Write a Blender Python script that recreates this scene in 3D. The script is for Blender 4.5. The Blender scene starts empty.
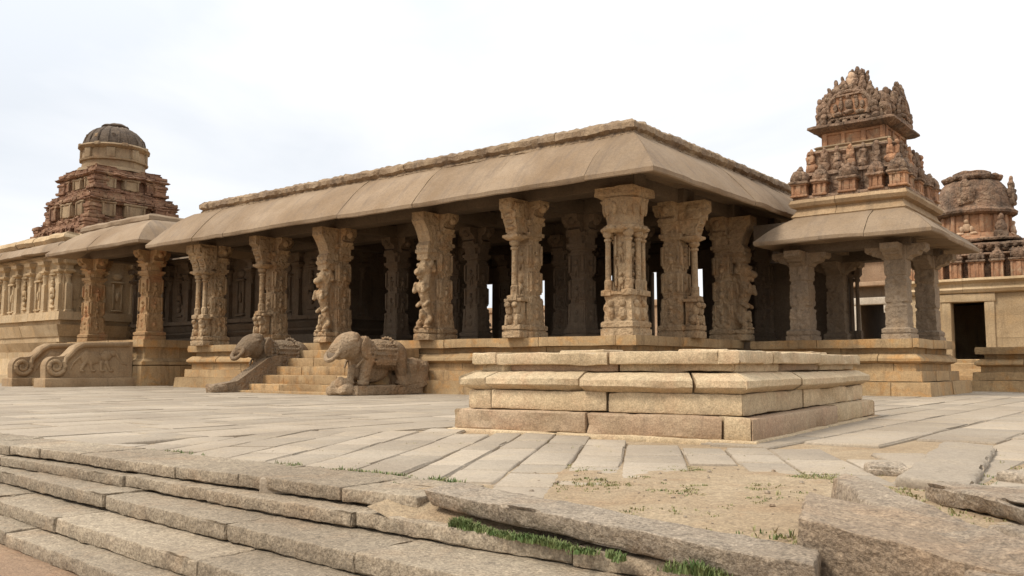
import bpy, math, random
import numpy as np
from mathutils import noise, Vector, Matrix
rnd = random.Random(7)
PI = math.pi
COL = bpy.context.scene.collection
SC = bpy.context.scene

# ------------------------------------------------------------------ materials
def _n(nt, t, **kw):
    n = nt.nodes.new(t)
    for k, v in kw.items():
        if hasattr(n, k) and k not in ('Scale', 'Detail', 'Roughness'):
            setattr(n, k, v)
    return n

def stone(name, c1, c2, c3=None, dark=(.06, .05, .04), dark_amt=.5, lichen=.35, streak=.4,
          patch=.6, fine=.18, bump=.35, bscale=22., carve=0., cscale=8., scale=1., rough=.93, k=1., isl=.10, cov=(.52, .70)):
    kk = (k*1.02, k*.955, k*.885)
    tint = lambda c: tuple(a*b for a, b in zip(c, kk))
    c1, c2 = tint(c1), tint(c2); c3 = tint(c3) if c3 else None
    m = bpy.data.materials.new(name); m.use_nodes = True
    nt = m.node_tree; L = nt.links.new
    bs = nt.nodes['Principled BSDF']; bs.inputs['Roughness'].default_value = rough
    bs.inputs['Specular IOR Level'].default_value = .25
    geo = _n(nt, 'ShaderNodeNewGeometry')
    def vec(sx, sy, sz):
        mp = _n(nt, 'ShaderNodeMapping'); mp.inputs['Scale'].default_value = (sx, sy, sz)
        L(geo.outputs['Position'], mp.inputs['Vector']); return mp.outputs[0]
    def nz(v, sc, det=6, ro=.6, dist=0.):
        t = _n(nt, 'ShaderNodeTexNoise'); t.inputs['Scale'].default_value = sc
        t.inputs['Detail'].default_value = det; t.inputs['Roughness'].default_value = ro
        t.inputs['Distortion'].default_value = dist
        L(v, t.inputs['Vector']); return t.outputs['Fac']
    def rmp(x, a, b, lo=0., hi=1.):
        r = _n(nt, 'ShaderNodeMapRange'); r.clamp = True
        r.inputs['From Min'].default_value = a; r.inputs['From Max'].default_value = b
        r.inputs['To Min'].default_value = lo; r.inputs['To Max'].default_value = hi
        L(x, r.inputs['Value']); return r.outputs[0]
    def mix(fac, a, b, mode='MIX'):
        x = _n(nt, 'ShaderNodeMix'); x.data_type = 'RGBA'; x.blend_type = mode
        if isinstance(fac, float): x.inputs[0].default_value = fac
        else: L(fac, x.inputs[0])
        for s, i in ((a, 6), (b, 7)):
            if isinstance(s, tuple): x.inputs[i].default_value = (*s, 1)
            else: L(s, x.inputs[i])
        return x.outputs[2]
    P = vec(scale, scale, scale)
    col = mix(rmp(nz(P, .9, 6, .6, .4), .36, .62), c1, c2)
    if c3: col = mix(rmp(nz(P, 2.1, 8, .65, .6), .50, .66, 0, patch), col, c3)
    if streak:      # run-off marks down the face, whichever way it looks
        sn = _n(nt, 'ShaderNodeSeparateXYZ'); L(geo.outputs['True Normal'], sn.inputs[0])
        ax_, ay_ = _n(nt, 'ShaderNodeMath', operation='ABSOLUTE'), _n(nt, 'ShaderNodeMath', operation='ABSOLUTE')
        L(sn.outputs['X'], ax_.inputs[0]); L(sn.outputs['Y'], ay_.inputs[0])
        gt = _n(nt, 'ShaderNodeMath', operation='GREATER_THAN'); L(ax_.outputs[0], gt.inputs[0]); L(ay_.outputs[0], gt.inputs[1])
        mf = _n(nt, 'ShaderNodeMix'); mf.data_type = 'FLOAT'; L(gt.outputs[0], mf.inputs[0])
        L(nz(vec(3.4*scale, .45*scale, .45*scale), 1.6, 8, .65), mf.inputs[2]); L(nz(vec(.45*scale, 3.4*scale, .45*scale), 1.6, 8, .65), mf.inputs[3])
        col = mix(rmp(mf.outputs[0], cov[0], cov[1], 0, streak), col, dark)
    if lichen: col = mix(rmp(nz(P, 5.5, 10, .72), .55, .66, 0, lichen), col, dark)
    col = mix(rmp(nz(P, .45, 4, .5), .35, .65, 0, dark_amt), col, mix(1., col, (.62, .56, .50), 'MULTIPLY'))
    # grain of the stone itself
    g = rmp(nz(P, 75, 3, .7), .3, .7, 1-fine*1.6, 1+fine*1.3)
    g2 = rmp(nz(P, 19, 6, .7), .3, .7, 1-fine*.9, 1+fine*.9)
    mg0 = _n(nt, 'ShaderNodeMath', operation='MULTIPLY'); L(g, mg0.inputs[0]); L(g2, mg0.inputs[1])
    mg = _n(nt, 'ShaderNodeMath', operation='MULTIPLY'); L(mg0.outputs[0], mg.inputs[0]); L(rmp(geo.outputs['Random Per Island'], 0, 1, 1-isl, 1+isl), mg.inputs[1])
    cb = _n(nt, 'ShaderNodeCombineColor'); 
    for i in range(3): L(mg.outputs[0], cb.inputs[i])
    col = mix(1., col, cb.outputs[0], 'MULTIPLY')
    L(col, bs.inputs['Base Color'])
    h = nz(P, bscale, 9, .66)
    h2 = nz(P, bscale*.22, 6, .6)
    ad = _n(nt, 'ShaderNodeMath', operation='MULTIPLY_ADD'); L(h2, ad.inputs[0]); ad.inputs[1].default_value = 1.6; L(h, ad.inputs[2])
    hh = ad.outputs[0]
    if carve:
        v = _n(nt, 'ShaderNodeTexVoronoi'); v.feature = 'SMOOTH_F1'; v.inputs['Scale'].default_value = cscale
        dp = _n(nt, 'ShaderNodeVectorMath', operation='ADD')
        nc = _n(nt, 'ShaderNodeTexNoise'); nc.inputs['Scale'].default_value = cscale*.8; L(P, nc.inputs['Vector'])
        sc_ = _n(nt, 'ShaderNodeVectorMath', operation='SCALE'); sc_.inputs[3].default_value = .16; L(nc.outputs['Color'], sc_.inputs[0])
        L(P, dp.inputs[0]); L(sc_.outputs[0], dp.inputs[1]); L(dp.outputs[0], v.inputs['Vector'])
        m2 = _n(nt, 'ShaderNodeMath', operation='MULTIPLY_ADD'); L(v.outputs['Distance'], m2.inputs[0]); m2.inputs[1].default_value = -carve; L(hh, m2.inputs[2])
        hh = m2.outputs[0]
    bp = _n(nt, 'ShaderNodeBump'); bp.inputs['Strength'].default_value = min(1., bump*1.6); bp.inputs['Distance'].default_value = .05*max(.4, bump)
    L(hh, bp.inputs['Height']); L(bp.outputs[0], bs.inputs['Normal'])
    return m

M = {}
M['granite'] = stone('golden_granite', k=0.93, c1=(.42, .315, .20), c2=(.34, .25, .155), c3=(.40, .27, .15), dark=(.12, .09, .06), streak=.35, lichen=.25, dark_amt=.45)
M['plinth'] = stone('plinth_granite', k=0.95, isl=.16, c1=(.48, .36, .21), c2=(.38, .27, .15), c3=(.50, .29, .115), dark=(.13, .085, .05), streak=.5, lichen=.3, dark_amt=.5, patch=.85)
M['eave'] = stone('eave_stone', k=0.68, c1=(.44, .345, .245), c2=(.37, .275, .18), c3=(.36, .28, .20), dark=(.15, .115, .09), streak=.5, lichen=.3, bump=.3, dark_amt=.5, fine=.12, cov=(.52, .74))
M['rim'] = stone('rim_brick_rubble', k=1.0, c1=(.36, .275, .18), c2=(.26, .195, .135), c3=(.18, .135, .10), dark=(.05, .042, .035), streak=.5, lichen=.6, bump=.8, bscale=14, carve=1.2, cscale=5)
M['pillar'] = stone('carved_pillar_stone', k=1.08, c1=(.46, .355, .23), c2=(.35, .26, .165), c3=(.44, .27, .135), dark=(.13, .10, .07), streak=.4, lichen=.35, bump=.7, carve=1.6, cscale=9)
M['pillar_ochre'] = stone('ochre_pillar_stone', k=0.95, c1=(.45, .31, .17), c2=(.38, .25, .13), c3=(.47, .20, .09), dark=(.15, .10, .06), streak=.3, lichen=.25, bump=.5, carve=1.3, cscale=7)
M['pillar_grey'] = stone('grey_pillar_stone', k=0.95, c1=(.36, .29, .215), c2=(.30, .24, .175), c3=(.34, .25, .16), dark=(.13, .105, .085), streak=.3, lichen=.35, bump=.55, carve=1.5, cscale=9)
M['inner'] = stone('shaded_hall_stone', k=0.62, c1=(.30, .235, .17), c2=(.25, .195, .14), c3=(.28, .19, .12), dark=(.09, .075, .06), streak=.4, lichen=.35, bump=.4, carve=.8)  # darkened stone: part of the interior shade is put into its colour
M['ceiling'] = stone('shaded_ceiling_stone', k=0.6, c1=(.26, .205, .15), c2=(.21, .165, .12), c3=None, dark=(.07, .06, .05), streak=.3, lichen=.4)  # low colour carries some of the shadow under the roof
M['sanct'] = stone('yellow_wall_stone', k=1.0, isl=.14, c1=(.50, .40, .265), c2=(.41, .315, .195), c3=(.48, .345, .19), dark=(.17, .125, .08), streak=.4, lichen=.2, dark_amt=.4)
M['tower_red'] = stone('crumbling_brick', (.29, .168, .106), (.20, .117, .078), (.40, .30, .195), dark=(.07, .05, .04), streak=.5, lichen=.55, bump=.7, bscale=16, carve=.8, cscale=6, scale=.8)
M['tower_plaster'] = stone('old_plaster', k=.8, c1=(.44, .345, .225), c2=(.33, .25, .16), c3=(.36, .23, .14), dark=(.13, .095, .07), streak=.6, lichen=.3, scale=.8)
M['tower_dark'] = stone('blackened_plaster', (.17, .14, .11), (.12, .098, .08), (.26, .21, .16), dark=(.05, .043, .038), streak=.5, lichen=.5, bump=.6, carve=.6, cscale=5)
M['terracotta'] = stone('terracotta_plaster', (.46, .26, .15), (.34, .195, .12), (.46, .37, .26), dark=(.085, .065, .05), streak=.65, lichen=.5, bump=.5, patch=.7, scale=1.5)
M['stucco'] = stone('weathered_stucco', (.36, .24, .165), (.20, .145, .105), (.46, .36, .26), dark=(.06, .05, .042), streak=.7, lichen=.75, bump=.9, bscale=16, carve=1.4, cscale=8, scale=1.6)
M['stucco_dark'] = stone('blackened_stucco', (.30, .19, .125), (.155, .112, .082), (.38, .29, .21), dark=(.05, .043, .037), streak=.65, lichen=.7, bump=.9, bscale=16, carve=1.4, cscale=8, scale=1.5)
M['stucco_pale'] = stone('pale_stucco_figure', (.62, .46, .33), (.52, .38, .26), None, dark=(.15, .11, .08), streak=.4, lichen=.25)
M['platform'] = stone('platform_granite', k=1.0, isl=.13, c1=(.53, .44, .30), c2=(.47, .375, .245), c3=(.46, .325, .21), dark=(.19, .15, .105), streak=.25, lichen=.22, fine=.2, bump=.3, bscale=30, dark_amt=.3)
M['platform_pink'] = stone('pinkish_granite', k=0.88, c1=(.45, .32, .22), c2=(.43, .335, .23), c3=(.46, .385, .27), dark=(.2, .15, .11), streak=.25, lichen=.2, fine=.2, bump=.3, bscale=30, dark_amt=.3)
M['paving'] = stone('paving_granite', k=0.70, isl=.13, c1=(.51, .45, .365), c2=(.46, .40, .32), c3=(.55, .465, .345), dark=(.25, .20, .15), streak=0, lichen=.18, fine=.14, bump=.22, bscale=30, dark_amt=.3)
M['step'] = stone('step_granite', k=0.84, isl=.12, c1=(.45, .39, .30), c2=(.37, .315, .24), c3=(.42, .32, .22), dark=(.16, .13, .10), streak=0, lichen=.3, fine=.28, bump=.5, bscale=34, dark_amt=.35)
M['greyblock'] = stone('rough_grey_granite', k=1.12, c1=(.385, .335, .27), c2=(.33, .28, .22), c3=(.36, .265, .18), dark=(.13, .105, .08), streak=0, lichen=.4, fine=.3, bump=.8, bscale=24)
M['brownblock'] = stone('rough_brown_granite', (.47, .39, .295), (.37, .30, .225), (.44, .33, .23), dark=(.14, .105, .08), streak=0, lichen=.35, fine=.28, bump=.8, bscale=24)
M['dirt'] = stone('sandy_earth', k=0.78, c1=(.54, .44, .305), c2=(.48, .375, .25), c3=(.44, .31, .19), dark=(.30, .20, .12), streak=0, lichen=.35, fine=.2, bump=.5, bscale=40, dark_amt=.25, rough=1.)
M['lowground'] = stone('reddish_earth', (.36, .27, .185), (.31, .22, .15), (.34, .21, .13), dark=(.2, .14, .09), streak=0, lichen=.3, fine=.2, bump=.5, bscale=40)
M['elephant'] = stone('carved_elephant_stone', k=0.9, c1=(.46, .35, .235), c2=(.36, .265, .17), c3=(.46, .28, .145), dark=(.12, .09, .06), streak=.4, lichen=.45, bump=.7, carve=1.0, cscale=16)
M['elephant_grey'] = stone('greyish_elephant_stone', k=0.9, c1=(.35, .275, .195), c2=(.29, .225, .155), c3=(.36, .24, .14), dark=(.13, .10, .075), streak=.4, lichen=.45, bump=.7, carve=1.0, cscale=16)
M['hollow'] = stone('hollow_shade_stone', (.075, .055, .038), (.05, .037, .027), None, streak=0, lichen=.3, bump=.8)  # dark tone made for the shade in the trunk's hollow
M['farred'] = stone('far_reddish_wall', (.44, .32, .22), (.38, .27, .18), None, dark=(.16, .12, .09), streak=.4, lichen=.25)
M['whitestone'] = stone('whitewashed_stone', (.66, .63, .56), (.58, .54, .47), None, dark=(.25, .22, .18), streak=.4, lichen=.2)

def leafmat(name, c1, c2):
    m = bpy.data.materials.new(name); m.use_nodes = True; nt = m.node_tree
    bs = nt.nodes['Principled BSDF']; bs.inputs['Roughness'].default_value = .8
    g = _n(nt, 'ShaderNodeNewGeometry'); t = _n(nt, 'ShaderNodeTexNoise'); t.inputs['Scale'].default_value = 14
    nt.links.new(g.outputs['Position'], t.inputs['Vector'])
    r = _n(nt, 'ShaderNodeValToRGB'); r.color_ramp.elements[0].color = (*c1, 1); r.color_ramp.elements[1].color = (*c2, 1)
    r.color_ramp.elements[0].position = .35; r.color_ramp.elements[1].position = .65
    nt.links.new(t.outputs['Fac'], r.inputs[0]); nt.links.new(r.outputs[0], bs.inputs['Base Color'])
    return m
M['grass'] = leafmat('grass_blades', (.07, .12, .025), (.16, .18, .06))
M['weeds'] = leafmat('dry_weeds', (.20, .19, .07), (.30, .26, .12))

# ------------------------------------------------------------------ mesh building
def nv(p, f, s=0.):
    return np.array(noise.noise_vector(Vector((p[0]*f+s, p[1]*f-s*.7, p[2]*f+s*1.3))))

class MB:
    def __init__(s): s.v = []; s.f = []; s.n = 0
    def add(s, V, Fs):
        V = np.asarray(V, float).reshape(-1, 3); s.v.append(V)
        o = s.n; s.f += [tuple(i+o for i in f) for f in Fs]; s.n += len(V)
    def xf(s, mat):
        A = np.array(mat)
        s.v = [v @ A[:3, :3].T + A[:3, 3] for v in s.v]; return s
    def join(s, o, mat=None):
        V = np.concatenate(o.v)
        if mat is not None:
            A = np.array(mat); V = V @ A[:3, :3].T + A[:3, 3]
        s.add(V, o.f); return s
    def jitter(s, amp, freq=2., seed=0., amp2=0., freq2=8.):
        out = []
        for V in s.v:
            W = V.copy()
            for i, p in enumerate(V):
                W[i] += amp*nv(p, freq, seed)
                if amp2: W[i] += amp2*nv(p, freq2, seed+5)
            out.append(W)
        s.v = out; return s
    # rounded, subdivided, weathered block
    def block(s, c, size, rz=0., seg=.2, bev=.02, amp=.008, freq=2.5, amp2=.004, freq2=12., chip=.012, mat=None, seed=None):
        hx = [max(1e-3, d/2) for d in size]; b = min(bev, min(hx)*.6)
        ax = []
        for h in hx:
            k = max(1, int(round(2*(h-b)/seg)))
            ax.append([-h]+list(np.linspace(-(h-b), h-b, k+1))+[h])
        idx = {}; V = []; Fs = []
        def vid(i, j, k):
            key = (i, j, k)
            if key not in idx:
                idx[key] = len(V); p = np.array([ax[0][i], ax[1][j], ax[2][k]])
                q = np.array([min(max(p[a], -(hx[a]-b)), hx[a]-b) for a in range(3)])
                d = p-q; nn = np.count_nonzero(np.abs(d) > 1e-9); l = np.linalg.norm(d)
                if nn > 1: p = q+d/l*b
                V.append((p, nn))
            return idx[key]
        n = [len(a)-1 for a in ax]
        for a in range(3):
            u, w = (a+1) % 3, (a+2) % 3
            for side in (0, n[a]):
                for i in range(n[u]):
                    for j in range(n[w]):
                        def mk(ii, jj):
                            t = [0, 0, 0]; t[a] = side; t[u] = ii; t[w] = jj; return vid(*t)
                        q = (mk(i, j), mk(i+1, j), mk(i+1, j+1), mk(i, j+1))
                        Fs.append(q if side else q[::-1])
        cr, sr = math.cos(rz), math.sin(rz); out = []
        sd = rnd.random()*50 if seed is None else seed
        for p, nn in V:
            d = amp*nv(p+np.array(c)*1.3, freq, sd)+amp2*nv(p, freq2, sd+3)
            if nn > 1 and chip:
                t = noise.noise(Vector(((p[0]+sd)*5, (p[1]-sd)*5, p[2]*5)))
                if t > .12: d = d-np.sign(p)*min(chip*(t-.12)*4, chip*2)
            w = p+d
            if mat is not None: w = np.array((mat @ Vector(w)))
            out.append((c[0]+w[0]*cr-w[1]*sr, c[1]+w[0]*sr+w[1]*cr, c[2]+w[2]))
        s.add(out, Fs); return s
    def hexa(s, bot, top, seg=.05, **k):
        bot, top = np.array(bot, float), np.array(top, float)
        Lx = np.linalg.norm(top[1]-top[0]); Ly = np.linalg.norm(top[3]-top[0]); Lz = max(.05, abs(top[:, 2].mean()-bot[:, 2].mean()))
        q = MB(); q.block((0, 0, 0), (Lx, Ly, Lz), seg=seg, **k); V = np.concatenate(q.v); out = []
        for p in V:
            u, v, w = p[0]/Lx+.5, p[1]/Ly+.5, p[2]/Lz+.5
            f = lambda c: c[0]*(1-u)*(1-v)+c[1]*u*(1-v)+c[2]*u*v+c[3]*(1-u)*v
            out.append(f(bot)*(1-w)+f(top)*w)
        s.add(out, q.f); return s
    def bb(s, x0, y0, z0, x1, y1, z1, **k):
        return s.block(((x0+x1)/2, (y0+y1)/2, (z0+z1)/2), (abs(x1-x0), abs(y1-y0), abs(z1-z0)), **k)
    # stack of rings: levels (z, r, shape) ; shape 4 square, 8 octagon, 0 round ; n multiple of 16
    def stack(s, c, levels, n=16, dz=None, amp=0., freq=6., seed=0., carve=0., cf=8., sx=1., sy=1.):
        lv = []
        for (a, b) in zip(levels[:-1], levels[1:]):
            k = max(1, int(abs(b[0]-a[0])/dz)) if dz else 1
            for i in range(k):
                t = i/k; lv.append((a[0]+(b[0]-a[0])*t, a[1]+(b[1]-a[1])*t, a[2] if t < .5 or a[2] == b[2] else b[2]))
        lv.append(levels[-1])
        V = []
        for z, r, sh in lv:
            for i in range(n):
                th = 2*PI*i/n
                if sh == 4: rr = r/max(abs(math.cos(th)), abs(math.sin(th)))
                elif sh == 8:
                    t8 = (th+PI/8) % (PI/4)-PI/8; rr = r/math.cos(t8)
                elif sh == 6:
                    t8 = (th+PI/8) % (PI/4)-PI/8; rr = .72*r/max(abs(math.cos(th)), abs(math.sin(th)))+.28*r/math.cos(t8)
                else: rr = r
                p = np.array([rr*math.cos(th), rr*math.sin(th), z])
                if carve and r > .05:
                    q = Vector(((p[0]+c[0]+seed)*cf, (p[1]+c[1])*cf, (z+c[2])*cf*.8))
                    d = noise.voronoi(q)[0][0]
                    p[:2] *= 1+carve*(.35-d)/max(r, .1)
                if amp: p = p+amp*nv(p+np.array(c), freq, seed)
                V.append((p[0]*sx+c[0], p[1]*sy+c[1], p[2]+c[2]))
        Fs = []
        m = len(lv)
        for k in range(m-1):
            for i in range(n):
                j = (i+1) % n; Fs.append((k*n+i, k*n+j, (k+1)*n+j, (k+1)*n+i))
        Fs.append(tuple(range(n-1, -1, -1))); Fs.append(tuple((m-1)*n+i for i in range(n)))
        s.add(V, Fs); return s
    def ell(s, c, r, n=12, m=8, mat=None, amp=0., freq=5., seed=0.):
        V = []; Fs = []
        for k in range(m+1):
            ph = -PI/2+PI*k/m
            if k in (0, m): V.append(np.array([0, 0, r[2]*math.sin(ph)])); continue
            for i in range(n):
                th = 2*PI*i/n
                V.append(np.array([r[0]*math.cos(ph)*math.cos(th), r[1]*math.cos(ph)*math.sin(th), r[2]*math.sin(ph)]))
        def vi(k, i): return 0 if k == 0 else (1+(m-1)*n if k == m else 1+(k-1)*n+i % n)
        for k in range(m):
            for i in range(n):
                a, b, c2, d = vi(k, i), vi(k, i+1), vi(k+1, i+1), vi(k+1, i)
                if k == 0: Fs.append((a, c2, d))
                elif k == m-1: Fs.append((a, b, c2))
                else: Fs.append((a, b, c2, d))
        out = []
        for p in V:
            if mat is not None: p = np.array(mat @ Vector(p))
            p = p+np.array(c)
            if amp: p = p+amp*nv(p, freq, seed)
            out.append(p)
        s.add(out, Fs); return s
    def cap(s, p, q, r1, r2, n=10, steps=None):
        p, q = np.array(p, float), np.array(q, float); L = np.linalg.norm(q-p)
        k = steps or max(2, int(L/(min(r1, r2)*.45))+1)
        for i in range(k+1):
            t = i/k; r = r1+(r2-r1)*t; s.ell(p+(q-p)*t, (r, r, r), n, 7)
        return s
    def tube(s, pts, rad, n=8):
        P = [np.array(p, float) for p in pts]; V = []; Fs = []
        R = rad if isinstance(rad, (list, tuple)) else [rad]*len(P)
        for i, p in enumerate(P):
            t = P[min(i+1, len(P)-1)]-P[max(i-1, 0)]; t = t/(np.linalg.norm(t)+1e-9)
            a = np.cross(t, (0.31, .2, .93)); a /= np.linalg.norm(a)+1e-9; b = np.cross(t, a)
            for k in range(n):
                th = 2*PI*k/n; V.append(p+R[i]*(a*math.cos(th)+b*math.sin(th)))
        for i in range(len(P)-1):
            for k in range(n):
                j = (k+1) % n; Fs.append((i*n+k, i*n+j, (i+1)*n+j, (i+1)*n+k))
        Fs.append(tuple(range(n-1, -1, -1))); Fs.append(tuple((len(P)-1)*n+k for k in range(n)))
        s.add(V, Fs); return s
    # extruded polygon: outline pts in plane (u,w) mapped by origin+u*U+w*W, thickness along N
    def prism(s, pts, o, U, W, N, th):
        o, U, W, N = [np.array(x, float) for x in (o, U, W, N)]
        A = [o+u*U+w*W for u, w in pts]; B = [a+N*th for a in A]; n = len(A)
        s.add(A+B, [tuple(range(n-1, -1, -1)), tuple(range(n, 2*n))]+[(i, (i+1) % n, n+(i+1) % n, n+i) for i in range(n)])
        return s
    # moulding: closed profile [(d,z)] swept along one straight side p0->p1 (outward normal is right of travel), split in stones
    def side(s, p0, p1, prof, m0=1, m1=1, stone=1.4, gap=.012, sub=.25, amp=.008, freq=2., amp2=.004, off=.006, seed=None):
        p0, p1 = np.array(p0, float), np.array(p1, float); L = np.linalg.norm(p1-p0); t = (p1-p0)/L
        n = np.array([t[1], -t[0]])
        cuts = [0.]; 
        if stone:
            while cuts[-1] < L-stone*1.2: cuts.append(cuts[-1]+stone*(.65+.7*rnd.random()))
        cuts.append(L)
        for a, b in zip(cuts[:-1], cuts[1:]):
            k = max(1, int((b-a)/sub)); ov = (rnd.random()-.5)*2*off; oz = (rnd.random()-.5)*2*off
            V = []; m = len(prof); sd = rnd.random()*30 if seed is None else seed
            a2 = a+(gap/2 if a > 0 else 0); b2 = b-(gap/2 if b < L else 0)
            for i in range(k+1):
                u = a2+(b2-a2)*i/k
                for d, z in prof:
                    ea = -d*m0 if a == 0 else a2; eb = L+d*m1 if b >= L else b2
                    uu = ea+(eb-ea)*i/k
                    q = p0+t*uu+n*(d+ov)
                    P = np.array([q[0], q[1], z+oz*.5])
                    P = P+amp*nv(P, freq, sd*0)+amp2*nv(P, 9., sd)
                    V.append(P)
            Fs = []
            for i in range(k):
                for j in range(m):
                    j2 = (j+1) % m; Fs.append((i*m+j, (i+1)*m+j, (i+1)*m+j2, i*m+j2))
            Fs.append(tuple(range(m))); Fs.append(tuple(k*m+j for j in range(m-1, -1, -1)))
            s.add(V, Fs)
        return s
    def ring(s, x0, y0, x1, y1, prof, sides='SENW', **k):
        c = {'S': ((x0, y0), (x1, y0)), 'E': ((x1, y0), (x1, y1)), 'N': ((x1, y1), (x0, y1)), 'W': ((x0, y1), (x0, y0))}
        for q in sides: s.side(*c[q], prof, **k)
        return s
    def mesh(s, name, mat, smooth=35.):
        me = bpy.data.meshes.new(name)
        V = np.concatenate(s.v) if s.v else np.zeros((0, 3))
        me.from_pydata([tuple(p) for p in V], [], s.f); me.validate(); 
        me.materials.append(mat)
        if smooth:
            me.polygons.foreach_set('use_smooth', [True]*len(me.polygons))
            me.set_sharp_from_angle(angle=math.radians(smooth))
        me.update(); return me

def fixnormals(me):
    import bmesh
    b = bmesh.new(); b.from_mesh(me); bmesh.ops.recalc_face_normals(b, faces=b.faces); b.to_mesh(me); b.free()

def wloc(o):
    l = Vector(o.location)
    while o.parent: o = o.parent; l += o.location
    return l
def thing(name, label, cat, loc=(0, 0, 0), rz=0., group=None):
    o = bpy.data.objects.new(name, None); COL.objects.link(o); o.location = loc; o.rotation_euler = (0, 0, rz)
    o.empty_display_size = .2
    o['label'] = label; o['category'] = cat
    if group: o['group'] = group
    return o
def part(name, mb, mat, parent=None, local=False, smooth=35., loc=(0, 0, 0), label=None, fix=True):
    me = mb if isinstance(mb, bpy.types.Mesh) else mb.mesh(name, M[mat], smooth)
    if fix and not isinstance(mb, bpy.types.Mesh): fixnormals(me)
    o = bpy.data.objects.new(name, me); COL.objects.link(o)
    if parent:
        if not local and not isinstance(mb, bpy.types.Mesh):
            me.transform(Matrix.Translation(-wloc(parent)))
        o.parent = parent
    o.location = loc
    if label: o['label'] = label
    return o
def solo(name, mb, mat, label, cat, group=None, smooth=35.):
    V = np.concatenate(mb.v); c = (V.min(0)+V.max(0))/2; c[2] = V[:, 2].min()
    mb.v = [v-c for v in mb.v]
    o = part(name, mb, mat, None, True, smooth); o.location = c
    o['label'] = label; o['category'] = cat
    if group: o['group'] = group
    return o
def struct(name, mb, mat, kind='structure', smooth=35.):
    o = part(name, mb, mat, None, True, smooth); o['kind'] = kind; return o
def remesh(mb, name, mat, voxel, smooth=2, amp=0., freq=9.):
    me = mb.mesh(name+'_src', M[mat], 0)
    o = bpy.data.objects.new('tmp', me); COL.objects.link(o)
    r = o.modifiers.new('r', 'REMESH'); r.mode = 'VOXEL'; r.voxel_size = voxel; r.adaptivity = 0
    if smooth:
        q = o.modifiers.new('s', 'SMOOTH'); q.iterations = smooth; q.factor = .5
    dg = bpy.context.evaluated_depsgraph_get(); dg.update()
    out = bpy.data.meshes.new_from_object(o.evaluated_get(dg)); out.name = name
    bpy.data.objects.remove(o); bpy.data.meshes.remove(me)
    if amp:
        for v in out.vertices: v.co += Vector(amp*nv(v.co, freq, 2.))
    out.materials.clear(); out.materials.append(M[mat])
    out.polygons.foreach_set('use_smooth', [True]*len(out.polygons)); out.update()
    return out
def dup(o, parent=None, loc=None, rz=None):
    c = o.copy(); COL.objects.link(c)
    if parent: c.parent = parent
    if loc is not None: c.location = loc
    if rz is not None: c.rotation_euler = (0, 0, rz)
    for ch in list(o.children): dup(ch, c)
    return c
def mat_rot(rx=0, ry=0, rz=0): 
    return Matrix.Rotation(rz, 3, 'Z') @ Matrix.Rotation(ry, 3, 'Y') @ Matrix.Rotation(rx, 3, 'X')

# ------------------------------------------------------------------ camera
cam_d = bpy.data.cameras.new('camera'); cam = bpy.data.objects.new('camera', cam_d); COL.objects.link(cam)
th = math.radians(51.7); FW = (-math.cos(th), math.sin(th)); RT = (math.sin(th), math.cos(th))
D0 = 17.2; LAT = D0*124/890.
CAM = (-(D0*FW[0]+LAT*RT[0]), -(D0*FW[1]+LAT*RT[1]), .62)
cam.location = CAM; cam.rotation_euler = (PI/2+math.atan(78/890.), 0, PI/2-th)
cam_d.sensor_width = 36; cam_d.lens = 890/1024*36; cam_d.clip_end = 3000; cam_d.clip_start = .02
SC.camera = cam

# ------------------------------------------------------------------ sky and sun
SUN_EL, SUN_AZ = 51., (-.62, -1.)
W = bpy.data.worlds.new('World'); SC.world = W; W.use_nodes = True
nt = W.node_tree; L = nt.links.new
bg = nt.nodes['Background']
sky = _n(nt, 'ShaderNodeTexSky'); sky.sky_type = 'NISHITA'; sky.sun_disc = False
sky.sun_elevation = math.radians(SUN_EL); sky.sun_rotation = math.atan2(SUN_AZ[0], SUN_AZ[1])
bg.inputs['Strength'].default_value = .1
tc = _n(nt, 'ShaderNodeTexCoord')
mp = _n(nt, 'ShaderNodeMapping'); mp.inputs['Scale'].default_value = (1, 1, 2.6); L(tc.outputs['Generated'], mp.inputs['Vector'])
cn = _n(nt, 'ShaderNodeTexNoise'); cn.inputs['Scale'].default_value = 1.5; cn.inputs['Detail'].default_value = 7; cn.inputs['Roughness'].default_value = .5
cn.inputs['Distortion'].default_value = .3
L(mp.outputs[0], cn.inputs['Vector'])
cr = _n(nt, 'ShaderNodeValToRGB'); e = cr.color_ramp.elements
e[0].position = .43; e[0].color = (.78, .815, .865, 1); e[1].position = .61; e[1].color = (1.0, 1.0, 1.0, 1)
L(cn.outputs['Fac'], cr.inputs[0])
sx = _n(nt, 'ShaderNodeSeparateXYZ'); L(tc.outputs['Generated'], sx.inputs[0])
gr = _n(nt, 'ShaderNodeMapRange'); gr.inputs['From Min'].default_value = .25; gr.inputs['From Max'].default_value = .9
gr.inputs['To Min'].default_value = 10.4; gr.inputs['To Max'].default_value = 16.; L(sx.outputs['Z'], gr.inputs['Value'])
ml = _n(nt, 'ShaderNodeVectorMath', operation='SCALE'); L(cr.outputs[0], ml.inputs[0]); L(gr.outputs[0], ml.inputs[3])
mx = _n(nt, 'ShaderNodeMix'); mx.data_type = 'RGBA'; mx.inputs[0].default_value = .93
L(sky.outputs[0], mx.inputs[6]); L(ml.outputs[0], mx.inputs[7]); L(mx.outputs[2], bg.inputs['Color'])
sd = bpy.data.lights.new('sun', 'SUN'); sd.energy = 3.0; sd.angle = math.radians(16); sd.color = (1, .93, .82)
so = bpy.data.objects.new('sun', sd); COL.objects.link(so)
hz = math.hypot(*SUN_AZ); el = math.radians(SUN_EL)
dv = Vector((SUN_AZ[0]/hz*math.cos(el), SUN_AZ[1]/hz*math.cos(el), math.sin(el)))
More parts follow.
